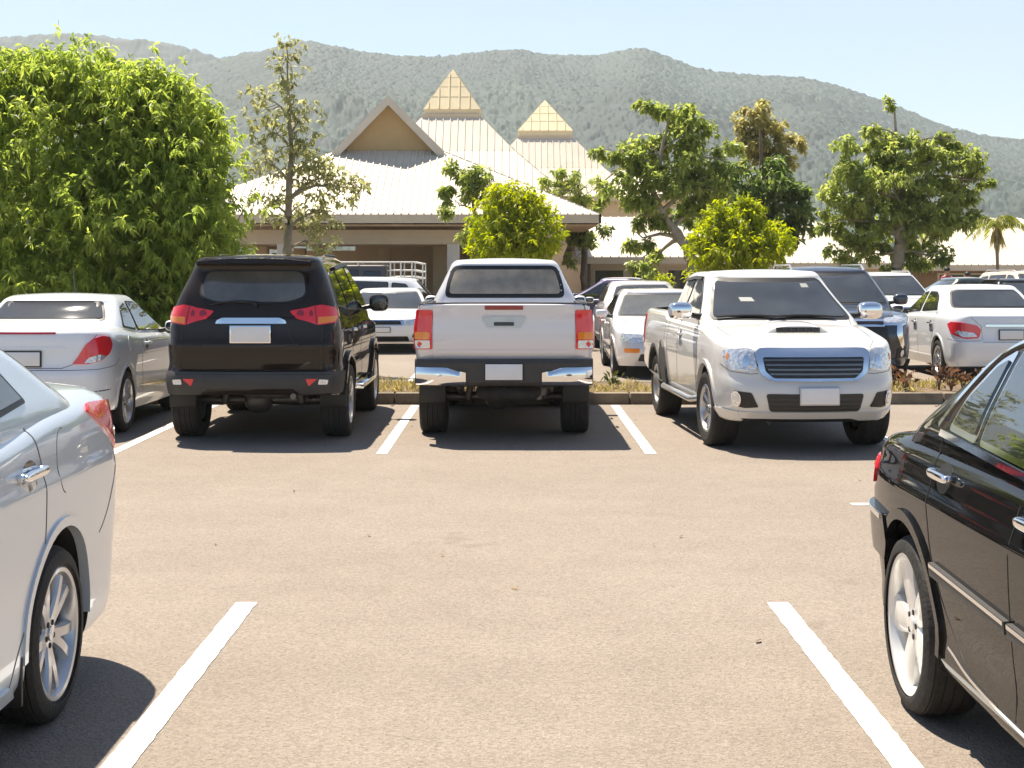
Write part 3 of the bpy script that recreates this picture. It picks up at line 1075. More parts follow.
    # bonnet with its scoop
    c.line('bonnet_seam', 'top', [(3.72, .70), (4.2, .70), (4.7, .655), (4.98, .53)], .008, SEAL)
    c.line('bonnet_seam', 'top', [(3.72, -.70), (4.2, -.70), (4.7, -.655), (4.98, -.53)], .008, SEAL)
    c.line('bonnet_seam', 'top', [(4.97, .55), (5.0, .3), (5.01, 0), (5.0, -.3), (4.97, -.55)], .008, SEAL, curve=True)
    mb = MB()
    vs, fs = [], []
    n = 11
    for i in range(n):
        y = -.30 + .60 * i / (n - 1)
        e = 1 - (abs(y) / .30) ** 4
        z0 = c.ray('top', (4.40, y))[0].z
        zb = c.ray('top', (3.85, y))[0].z
        for x, z in ((4.42, z0 - .02), (4.42, z0 + .055 * e), (4.36, z0 + .075 * e), (4.1, (z0 + zb) / 2 + .055 * e), (3.85, zb + .001), (3.85, zb - .03)):
            vs.append((x, y, z))
    for i in range(n - 1):
        for k in range(6):
            fs.append((i * 6 + k, i * 6 + (k + 1) % 6, (i + 1) * 6 + (k + 1) % 6, (i + 1) * 6 + k))
    fs += [tuple(range(6)), tuple(reversed(range((n - 1) * 6, n * 6)))]
    mb.add(vs, fs)
    sc = c.M('bonnet_scoop', mb, PEARL, None, 50)
    z0 = c.ray('top', (4.42, 0))[0].z
    mb = MB()
    mb.box((4.424, 0, z0 + .024), (.01, .43, .044), 0, None, .004)
    so = c.M('scoop_opening', mb, GRILLE, sc)
    for k in range(1, 6):
        mb = MB()
        mb.box((4.431, -.215 + .43 * k / 6, z0 + .024), (.012, .012, .04))
        c.M('scoop_rib', mb, PLAST, sc)
    # flanks
    for pts in ([(1.70, .55), (1.70, 1.18)], [(1.92, .55), (1.88, .9), (1.94, 1.22)], [(2.58, .5), (2.58, 1.2)], [(3.66, .5), (3.74, .8), (3.72, 1.14)]):
        c.line('door_seam', 'side', pts, .009, SEAL, (1, -1))
    c.handle(2.74, 1.03, CHROME)
    for ax in (1.12, 4.17):
        arch_ring(c, ax, .365, 0.422, .465, PEARL if ax > 2 else PLAST, 'wheel_arch', .014 if ax > 2 else .03)
    c.P('rear_cladding', PLAST, 'side', [(1.50, .78), (1.62, .46), (1.95, .44), (1.90, .60), (1.74, .84), (1.58, .92)], .028, .03, .03, .06, (1, -1))
    for sd in (1, -1):
        mb = MB()
        mb.tube([(1.75, sd * .82, .42), (1.85, sd * .895, .40), (3.55, sd * .895, .40), (3.66, sd * .82, .42)], .032, 12)
        c.M('side_step', mb, ALLOY)
    c.mirror(CHROME, 3.50, 1.30, .9, (.15, .25, .18))
    c.wheels((1.12, 4.17), .365, .225, .255, .862, (6, .075, .085, 0, .02), ALLOY, R_(3))
    mud_flaps(c, 1.12, .73, .25, .5, .25, -.40)
    underbody(c, 1.12, .365, .62, -.35, .4, .36)
    c.P('tail_light', RED, 'wrear', [(.70, .82), (.92, .82), (.95, 1.0), (.93, 1.17), (.70, 1.17)], .012, .02, .02, .05, (1, -1))
    c.P('tailgate', PEARL, 'rear', [(-.66, .70), (.66, .70), (.66, 1.22), (-.66, 1.22)], .008, .015, .03, .08)
    c.win('rear_window', 'rear', [(-.64, 1.30), (.64, 1.30), (.56, 1.62), (-.56, 1.62)], GLASS, .06, None, .04)
    mb = MB()
    mb.box((4.75, 0, .34), (.06, 1.1, .05), 0, None, .01)
    mb.tube([(4.85, -.42, .33), (4.93, -.40, .29), (4.86, -.36, .32)], .014, 8)
    c.M('tow_hook', mb, METAL)
    return c


# ---------------------------------------------------------------- white coupe at the left, seen from behind
def white_coupe():
    c = Car('coupe', 'white coupe with big slanted red tail lights and roof aerial in front of leafy tree', 'car', 4.05)
    c.body(WHITE, (.84, 3.34), 0.365, 0.325,
           zlow=[(0, .30), (.6, .26), (1, .22), (3, .20), (4.05, .24)],
           ztop=[(0, 1.09), (.25, 1.125), (.7, 1.12), (1.4, 1.03), (2.6, .98), (3.0, .95), (3.6, .84), (4.05, .68)],
           XR=[(.26, .10), (.34, .04), (.45, .015), (.62, .0), (.70, .012), (.72, .035), (.90, .05), (1.02, .055), (1.10, .075)],
           XF=[(.22, 3.92), (.4, 4.05), (.6, 4.02), (.8, 3.9)],
           W=[(.22, .82), (.35, .855), (.55, .872), (.75, .875), (.9, .868), (1.0, .845), (1.12, .79)],
           T=[(0, .93), (.35, .985), (.9, 1), (3.2, 1), (3.7, .96), (4.05, .9)],
           rr=(.30, .24), rf=(.5, .4), br=.09, bf=.22, r=.06, crown=.04, rows=28)
    c.cabin(WHITE, zlow=[(0, .96)], ztop=[(1.0, 1.395), (1.5, 1.445), (2.0, 1.43), (2.3, 1.38)],
            XR=[(.96, .55), (1.12, .68), (1.25, .85), (1.39, 1.08), (1.45, 1.2)],
            XF=[(.96, 3.15), (1.1, 2.8), (1.3, 2.35), (1.42, 2.05)],
            W=[(.96, .80), (1.1, .755), (1.25, .69), (1.38, .62), (1.44, .57)],
            rr=(.26, .2), rf=(.3, .26), br=.06, bf=.2, r=.05, crown=.02, rows=16)
    c.win('rear_window', 'rear', [(-.63, 1.18), (.63, 1.18), (.57, 1.30), (.52, 1.385), (-.52, 1.385), (-.57, 1.30)], GLASS_GR, .05, None, .022)
    ts = c.P('tail_light', RED, 'wrear', [(.50, .765), (.57, .86), (.66, .965), (.76, 1.02), (.92, 1.045), (1.05, 1.03), (1.06, .96), (.99, .87), (.86, .80), (.70, .765)], .012, .02, .02, .05, (1, -1))
    c.P('reversing_lamp', CLEAR, 'wrear', [(.64, .775), (.70, .83), (.85, .86), (.93, .84), (.86, .805), (.72, .775)], .016, .006, .01, .05, (1, -1), ts)
    c.P('brake_light', REDD, 'rear', [(-.33, 1.068), (.33, 1.068), (.33, 1.088), (-.33, 1.088)], .008, .01, .004, .08)
    c.plate('rear', 0, .82, .40, .165, SEAL)
    c.P('plate_garnish', WHITE, 'rear', [(-.45, .915), (.45, .915), (.42, .935), (-.42, .935)], .012, .01, .004, .08)
    c.line('boot_seam', 'rear', [(-.72, 1.06), (-.64, .93), (-.50, .76), (-.40, .725), (.40, .725), (.50, .76), (.64, .93), (.72, 1.06)], .009)
    c.line('bumper_seam', 'wrear', [(-.5, .705), (.5, .705), (.80, .71), (1.10, .74), (1.24, .80)], .008, SEAL, (1, -1))
    c.line('bumper_crease', 'wrear', [(-.5, .475), (.6, .475), (1.0, .50)], .012, PLAST, (1, -1), off=.001)
    c.win('side_window', 'side', [(1.05, 1.10), (1.55, 1.05), (1.52, 1.36), (1.24, 1.31)], GLASS, .05, (1, -1))
    c.win('door_window', 'side', [(1.60, 1.045), (2.72, 1.0), (2.35, 1.24), (2.02, 1.36), (1.57, 1.375)], GLASS, .05, (1, -1))
    c.win('windscreen', 'front', [(-.68, 1.0), (.68, 1.0), (.55, 1.38), (-.55, 1.38)], GLASS, .06)
    for pts in ([(1.50, .36), (1.42, .7), (1.50, 1.02)], [(2.85, .36), (2.88, .7), (2.80, .95)]):
        c.line('door_seam', 'side', pts, .008, SEAL, (1, -1))
    c.handle(1.66, .90, WHITE, .2)
    c.P('side_moulding', CHROME, 'side', [(1.28, .44), (2.75, .40), (2.75, .42), (1.28, .465)], .012, .01, .004, .1, (1, -1))
    c.P('fuel_cap', WHITE, 'side', circle(.98, .93, .085), .003, .004, 0, .06, (-1,))
    arch_ring(c, .84, .325, 0.357, .395, WHITE, 'wheel_arch', .008)
    arch_ring(c, 3.34, .325, 0.357, .395, WHITE, 'wheel_arch', .008)
    c.mirror(WHITE, 2.55, 1.06, .85, (.12, .2, .13))
    c.wheels((.84, 3.34), .325, .225, .215, .865, (8, .04, .05, 0, .015), ALLOY)
    mb = MB()
    h = c.ray('top', (1.9, 0))[0]
    mb.tube([h + Vector((0, 0, -.01)), h + Vector((-.02, 0, .03)), h + Vector((-.12, 0, .28))], [.014, .008, .004], 8)
    c.M('aerial', mb, SEAL)
    underbody(c, .84, .325, .6, -.5, .16, .18)
    c.P('headlight', CLEAR, 'wfront', [(.45, .62), (.62, .74), (.95, .80), (1.25, .80), (1.0, .66), (.7, .58)], .01, .02, .03, .06, (1, -1))
    return c


# ---------------------------------------------------------------- silver sedan at the left edge
def silver_sedan():
    c = Car('sedan', 'pale silver sedan on the left edge with chrome door handle and twin spoke alloys', 'car', 4.55)
    c.body(COOLW, (1.16, 3.90), 0.40, 0.334,
           zlow=[(0, .30), (.5, .25), (1, .22), (3.6, .20), (4.55, .24)],
           ztop=[(0, 1.17), (.15, 1.215), (.6, 1.235), (1.2, 1.20), (1.7, 1.15), (3.2, 1.08), (3.6, 1.02), (4.1, .92), (4.55, .76)],
           XR=[(.24, .12), (.34, .04), (.45, .015), (.62, .0), (.78, .0), (.84, .012), (.90, .05), (1.05, .06), (1.17, .03), (1.21, .03)],
           XF=[(.22, 4.40), (.45, 4.55), (.65, 4.52), (.9, 4.4)],
           W=[(.20, .835), (.26, .875), (.34, .885), (.50, .888), (.70, .90), (.86, .905), (.935, .908), (.965, .90), (1.05, .893), (1.15, .872), (1.235, .80)],
           T=[(0, .94), (.35, .985), (1.0, 1.0), (3.6, 1), (4.1, .96), (4.55, .9)],
           rr=(.36, .30), rf=(.5, .4), br=.10, bf=.2, r=.07, crown=.045, rows=40)
    c.cabin(COOLW, zlow=[(0, 1.06)], ztop=[(1.0, 1.59), (1.5, 1.63), (2.2, 1.64), (2.8, 1.58)],
            XR=[(1.06, .36), (1.20, .54), (1.35, .82), (1.52, 1.22), (1.64, 1.5)],
            XF=[(1.06, 3.65), (1.2, 3.35), (1.45, 2.85), (1.60, 2.5)],
            W=[(1.06, .865), (1.18, .845), (1.30, .795), (1.45, .725), (1.55, .665), (1.6, .60)],
            rr=(.36, .28), rf=(.35, .28), br=.08, bf=.18, r=.06, crown=.025, rows=20)
    c.win('rear_window', 'rear', [(-.66, 1.29), (.66, 1.29), (.54, 1.56), (-.54, 1.56)], GLASS, .06, None, .02)
    c.win('windscreen', 'front', [(-.70, 1.12), (.70, 1.12), (.55, 1.55), (-.55, 1.55)], GLASS, .06)
    c.win('rear_door_window', 'side', [(1.36, 1.245), (1.9, 1.20), (2.52, 1.165), (2.48, 1.53), (1.9, 1.52), (1.58, 1.44)], GLASS, .03, (1, -1), .024)
    c.line('window_divider', 'side', [(1.63, 1.245), (1.76, 1.475)], .026, SEAL, (1, -1), off=.006)
    c.win('front_door_window', 'side', [(2.60, 1.15), (3.42, 1.10), (3.0, 1.38), (2.56, 1.50)], GLASS, .03, (1, -1), .028)
    c.line('roof_seam', 'side', [(1.0, 1.27), (1.25, 1.42), (1.6, 1.54), (2.5, 1.57)], .010, SEAL, (1, -1), True, off=.001)
    ts = c.P('tail_light', RED, 'wrear', [(.62, .935), (.90, .915), (1.02, .935), (1.26, 1.04), (1.52, 1.155), (1.46, 1.18), (1.15, 1.165), (.85, 1.135), (.62, 1.11)], .012, .02, .015, .045, (1, -1))
    c.P('reversing_lamp', CLEAR, 'wrear', [(.64, .95), (.88, .935), (1.02, .965), (1.16, 1.04), (.98, 1.055), (.80, 1.04), (.64, 1.03)], .016, .006, .01, .045, (1, -1), ts)
    c.plate('rear', 0, .97, .38, .17)
    c.line('boot_seam', 'rear', [(-.60, 1.17), (-.60, .92), (.60, .92), (.60, 1.17)], .008)
    c.line('bumper_seam', 'wrear', [(.62, .90), (.92, .915), (1.05, .93), (1.14, .86), (1.24, .74), (1.34, .66), (1.40, .63)], .007, SEAL, (1, -1), True)
    c.line('rear_door_seam', 'side', [(1.47, 1.16), (1.44, 1.10), (1.39, .95), (1.375, .80), (1.40, .66), (1.52, .50), (1.66, .36), (1.72, .27)], .010, SEAL, (1, -1), True)
    c.line('front_door_seam', 'side', [(2.56, 1.14), (2.54, .7), (2.58, .28)], .010, SEAL, (1, -1))
    c.line('front_door_seam', 'side', [(3.46, 1.06), (3.50, .7), (3.40, .28)], .010, SEAL, (1, -1))
    c.handle(1.555, 1.0, CHROME, .27, (1, -1), CHROME)
    c.handle(2.72, 1.0, CHROME, .27, (1, -1), CHROME)
    c.line('fuel_cap_seam', 'side', [(1.13 + .095 * math.cos(R_(100 - 12 * k)), 1.0 + .125 * math.sin(R_(100 - 12 * k))) for k in range(16)], .007, SEAL, (1,), off=.001)
    c.P('sill', COOLW, 'side', [(1.68, .24), (3.45, .215), (3.45, .27), (1.74, .29)], .02, .02, .01, .08, (1, -1))
    arch_ring(c, 1.16, .334, 0.392, .43, COOLW, 'wheel_arch', .010, -4, 184)
    arch_ring(c, 3.90, .334, 0.392, .43, COOLW, 'wheel_arch', .010)
    c.mirror(COOLW, 3.2, 1.18, .9, (.13, .22, .15))
    c.wheels((1.16, 3.90), .334, .245, .205, .885, (5, .055, .05, 14, .018), ALLOY)
    mb = MB()
    mb.tube([(1.16, -.72, .33), (1.16, .72, .33)], .05, 10)
    mb.ellip((.55, -.3, .30), (.4, .6, .18), .6)
    c.M('rear_axle', mb, METAL)
    mud_flaps(c, 1.16, .80, .18, .36, .18, .44)
    c.P('headlight', CLEAR, 'wfront', [(.5, .66), (.62, .78), (1.1, .88), (1.35, .88), (1.0, .72), (.7, .64)], .01, .02, .03, .06, (1, -1))
    c.P('grille', GRILLE, 'front', [(-.5, .72), (.5, .72), (.4, .62), (-.4, .62)], .008, .02, .02, .07)
    return c


# ---------------------------------------------------------------- black sedan at the right edge
def black_sedan():
    c = Car('sedan', 'glossy black sedan on the right edge with chrome window trim and bright star alloys', 'car', 4.5)
    c.body(BLACK, (.95, 3.68), 0.395, 0.345,
           zlow=[(0, .32), (.5, .27), (.9, .24), (3.6, .22), (4.5, .26)],
           ztop=[(0, .965), (.12, 1.0), (.5, 1.05), (1.1, 1.09), (1.6, 1.09), (3.0, 1.05), (3.3, 1.0), (4.0, .90), (4.5, .74)],
           XR=[(.26, .14), (.36, .06), (.5, .01), (.56, -.005), (.70, -.01), (.765, .0), (.78, .045), (.9, .055), (.98, .07)],
           XF=[(.22, 4.36), (.45, 4.5), (.65, 4.48), (.9, 4.36)],
           W=[(.22, .80), (.27, .85), (.33, .862), (.40, .858), (.55, .872), (.75, .885), (.86, .889), (.885, .886), (.92, .872), (1.0, .852), (1.06, .828), (1.10, .80)],
           T=[(0, .90), (.35, .965), (.8, 1.0), (3.6, 1), (4.1, .96), (4.5, .9)],
           rr=(.34, .28), rf=(.5, .4), br=.08, bf=.2, r=.06, crown=.035, rows=40)
    c.cabin(BLACK, zlow=[(0, .98)], ztop=[(1.0, 1.50), (1.5, 1.555), (2.3, 1.565), (2.8, 1.49)],
            XR=[(.98, .40), (1.14, .60), (1.28, .84), (1.45, 1.22), (1.56, 1.5)],
            XF=[(.98, 3.35), (1.15, 3.02), (1.4, 2.65), (1.53, 2.4)],
            W=[(.98, .835), (1.08, .822), (1.2, .785), (1.35, .715), (1.46, .655), (1.53, .59)],
            rr=(.36, .28), rf=(.32, .26), br=.08, bf=.18, r=.05, crown=.025, rows=20)
    BG = mat('blue_tinted_glass', (0.012, 0.016, 0.02), 0.008, 0, 0.8, 1.0)
    c.win('rear_window', 'rear', [(-.64, 1.15), (.64, 1.15), (.52, 1.47), (-.52, 1.47)], GLASS, .06, None, .02)
    c.win('windscreen', 'front', [(-.68, 1.06), (.68, 1.06), (.53, 1.47), (-.53, 1.47)], GLASS, .06)
    q = c.win('quarter_window', 'side', [(1.28, 1.145), (1.615, 1.13), (1.625, 1.465), (1.50, 1.415), (1.36, 1.29)], BG, .035, (1, -1), .026, CHROME, .05)
    c.win('rear_door_window', 'side', [(1.655, 1.13), (2.16, 1.112), (2.13, 1.492), (1.90, 1.498), (1.665, 1.475)], BG, .02, (1, -1), .022, CHROME, .05)
    c.win('front_door_window', 'side', [(2.23, 1.10), (3.08, 1.07), (2.72, 1.34), (2.5, 1.44), (2.20, 1.462)], BG, .03, (1, -1), .022, CHROME, .05)
    c.line('belt_trim', 'side', [(1.22, 1.128), (1.8, 1.105), (3.12, 1.055)], .024, CHROME, (1, -1), off=.014)
    c.line('roof_trim', 'side', [(1.18, 1.15), (1.32, 1.29), (1.48, 1.43), (1.70, 1.502), (2.1, 1.517), (2.35, 1.50)], .022, CHROME, (1, -1), True, off=.014)
    ts = c.P('tail_light', RED, 'wrear', [(.48, .79), (.86, .79), (1.12, .82), (1.18, .88), (1.10, .935), (.70, .945), (.48, .935)], .010, .02, .02, .05, (1, -1))
    c.P('indicator', AMBER, 'wrear', [(.62, .88), (1.08, .885), (1.08, .92), (.66, .93)], .013, .006, .01, .05, (1, -1), ts)
    c.P('rear_bumper', BLACK, 'wrear', [(-.84, .54), (-.84, .73), (.84, .73), (1.42, .73), (1.46, .62), (1.40, .54)], .022, .03, .02, .06)
    c.P('rear_bumper', BLACK, 'wrear', [(.82, .54), (.82, .73), (1.42, .73), (1.46, .62), (1.40, .54)], .0225, .03, .02, .06, (-1,))
    c.line('bumper_trim', 'wrear', [(-.7, .715), (.8, .715), (1.38, .715)], .022, CHROME, (1, -1), off=.028)
    c.plate('rear', 0, .87, .38, .14)
    c.line('boot_seam', 'wrear', [(.05, .97), (.62, .96), (.62, .78)], .007, SEAL, (1, -1))
    c.line('rear_door_seam', 'side', [(1.24, 1.11), (1.25, .95), (1.28, .80), (1.30, .70), (1.38, .58), (1.50, .46), (1.68, .36), (2.0, .33)], .009, SEAL, (1, -1), True)
    c.line('front_door_seam', 'side', [(2.185, 1.09), (2.17, .75), (2.17, .33)], .009, SEAL, (1, -1))
    c.line('front_door_seam', 'side', [(3.16, 1.03), (3.18, .7), (3.10, .32)], .009, SEAL, (1, -1))
    c.P('side_moulding', PLAST, 'side', [(1.33, .615), (2.16, .60), (2.16, .645), (1.33, .665)], .018, .015, .006, .08, (1, -1))
    c.P('side_moulding', PLAST, 'side', [(2.185, .60), (3.12, .585), (3.12, .625), (2.185, .645)], .018, .015, .006, .08, (1, -1))
    c.line('moulding_trim', 'side', [(1.34, .655), (2.155, .636)], .014, CHROME, (1, -1), off=.021)
    c.line('moulding_trim', 'side', [(2.19, .635), (3.11, .617)], .014, CHROME, (1, -1), off=.021)
    c.handle(1.40, .985, CHROME, .24)
    c.handle(2.36, .965, CHROME, .24)
    c.line('sill_crease', 'side', [(1.45, .38), (1.9, .325), (3.2, .30)], .012, CHROME, (1, -1), True, off=.002)
    arch_ring(c, .95, .345, 0.387, .43, BLACK, 'wheel_arch', .014, -6, 186)
    arch_ring(c, 3.68, .345, 0.387, .43, BLACK, 'wheel_arch', .014)
    c.mirror(BLACK, 3.04, 1.12, .9, (.13, .20, .14), True, .03, .15)
    c.wheels((.95, 3.68), .345, .268, .215, .880, (5, .10, .155, 0, .010), ALLOY_W)
    mb = MB()
    mb.tube([(.95, -.72, .345), (.95, .72, .345)], .05, 10)
    mb.ellip((.5, .3, .32), (.4, .6, .18), .6)
    c.M('rear_axle', mb, METAL)
    c.P('headlight', CLEAR, 'wfront', [(.45, .62), (.55, .76), (1.0, .80), (1.2, .80), (1.0, .66), (.7, .60)], .01, .02, .03, .06, (1, -1))
    c.P('grille', CHROME, 'front', [(-.3, .74), (.3, .74), (.25, .60), (-.25, .60)], .012, .02, .03, .07)
    return c


# ---------------------------------------------------------------- the other row: plainer bodies of three kinds
def far_sedan(label, pt, light=True, group=None, name='sedan', plate=True, garnish=False, old=False):
    c = Car(name, label, 'car', 4.4, group)
    c.body(pt, (.95, 3.52), .36, .31,
           zlow=[(0, .26), (.6, .22), (3.6, .20), (4.4, .22)],
           ztop=[(0, 1.03), (.3, 1.06), (.9, 1.04), (2.9, .96), (3.3, .92), (3.9, .84), (4.4, .70)],
           XR=[(.24, .08), (.4, .02), (.6, .0), (.68, .03), (.9, .045), (1.05, .06)],
           XF=[(.2, 4.28), (.38, 4.38), (.5, 4.40), (.62, 4.37), (.75, 4.33), (.9, 4.2)],
           W=[(.2, .80), (.4, .845), (.7, .86), (.82, .855), (.95, .845), (1.05, .79)],
           T=[(0, .94), (.35, .985), (.9, 1), (3.4, 1), (3.9, .965), (4.4, .9)],
           rr=(.28, .22), rf=(.42, .32), br=.08, bf=.18, r=.06, crown=.04, rows=24)
    c.cabin(pt, zlow=[(0, .9)], ztop=[(1.2, 1.40), (1.7, 1.455), (2.2, 1.45), (2.6, 1.39)],
            XR=[(.9, .62), (1.05, .74), (1.2, 1.0), (1.38, 1.3), (1.45, 1.5)],
            XF=[(.9, 3.35), (1.1, 2.95), (1.3, 2.6), (1.45, 2.3)],
            W=[(.9, .815), (1.03, .79), (1.2, .72), (1.36, .64), (1.45, .58)],
            rr=(.3, .24), rf=(.3, .24), br=.07, bf=.16, r=.05, crown=.02, rows=14)
    c.win('rear_window', 'rear', [(-.64, 1.11), (.64, 1.11), (.52, 1.385), (-.52, 1.385)], GLASS_GR, .06, None, .025)
    c.win('windscreen', 'front', [(-.74, 1.0), (.74, 1.0), (.60, 1.385), (-.60, 1.385)], GLASS_OL if old else GLASS_GR, .06, None, .025)
    c.win('rear_door_window', 'side', [(1.18, 1.07), (2.02, 1.03), (2.0, 1.36), (1.62, 1.355), (1.42, 1.29)], GLASS_GR, .04, (1, -1))
    c.win('front_door_window', 'side', [(2.1, 1.03), (3.02, .99), (2.62, 1.25), (2.42, 1.34), (2.07, 1.36)], GLASS_GR, .04, (1, -1))
    ts = c.P('tail_light', RED, 'wrear', [(.44, .80), (.48, .68), (.70, .665), (.98, .74), (1.14, .88), (1.0, .92), (.75, .91), (.50, .87)], .012, .02, .03, .05, (1, -1))
    c.P('reversing_lamp', CLEAR, 'wrear', [(.50, .70), (.72, .69), (.90, .75), (.84, .79), (.55, .76)], .016, .006, .01, .05, (1, -1), ts)
    if garnish:
        c.P('boot_garnish', CHROME, 'rear', [(-.38, .85), (.38, .85), (.38, .885), (-.38, .885)], .014, .01, .008, .08)
    if plate:
        c.plate('rear', 0, .73, .38, .16, SEAL)
    c.line('boot_seam', 'rear', [(-.62, 1.02), (-.44, .86), (-.42, .62), (.42, .62), (.44, .86), (.62, 1.02)], .009)
    c.line('bumper_seam', 'wrear', [(.45, .64), (.8, .63), (1.15, .66)], .008, SEAL, (1, -1))
    for pts in ([(1.35, .50), (1.12, .8), (1.14, 1.05)], [(2.06, .3), (2.06, 1.0)], [(3.08, .3), (3.10, .7), (3.02, .96)]):
        c.line('door_seam', 'side', pts, .008, SEAL, (1, -1))
    c.handle(1.3, .86, CHROME if not old else pt)
    c.handle(2.22, .85, CHROME if not old else pt)
    arch_ring(c, .95, .31, 0.352, .385, pt, 'wheel_arch', .008)
    arch_ring(c, 3.52, .31, 0.352, .385, pt, 'wheel_arch', .008)
    c.mirror(pt, 2.86, 1.05, .85, (.12, .2, .13))
    c.wheels((.95, 3.52), .31, .205, .2, .85, (7, .05, .06, 0, .015), ALLOY)
    hl = c.P('headlight', CLEAR, 'wfront', [(.40, .60), (.42, .72), (.80, .76), (1.12, .78), (1.0, .66), (.72, .595)] if not old else [(.38, .60), (.38, .74), (.95, .76), (1.0, .64), (.72, .60)], .012, .02, .02, .05, (1, -1))
    if old:
        c.P('indicator', AMBER, 'wfront', [(.48, .44), (.82, .44), (.84, .51), (.47, .51)], .012, .02, .01, .05, (1, -1))
        for pts in ([(1.32, .45), (2.04, .45), (2.04, .50), (1.32, .50)], [(2.08, .45), (3.06, .45), (3.06, .50), (2.08, .50)]):
            c.P('side_moulding', PLAST, 'side', pts, .015, .01, .006, .08, (1, -1))
    g = c.P('grille', CHROME, 'front', [(-.36, .60), (.36, .60), (.36, .72), (-.36, .72)], .012, .02, .02, .06)
    c.P('grille_opening', GRILLE, 'front', [(-.33, .615), (.33, .615), (.33, .695), (-.33, .695)], .016, .006, .01, .06, None, g)
    c.P('bumper_intake', GRILLE, 'front', [(-.5, .30), (.5, .30), (.46, .42), (-.46, .42)], .006, .02, .03, .07)
    c.plate('front', 0, .50, .36, .15, SEAL)
    c.line('bonnet_seam', 'top', [(3.1, .62), (3.7, .62), (4.2, .45)], .008)
    c.line('bonnet_seam', 'top', [(3.1, -.62), (3.7, -.62), (4.2, -.45)], .008)
    return c


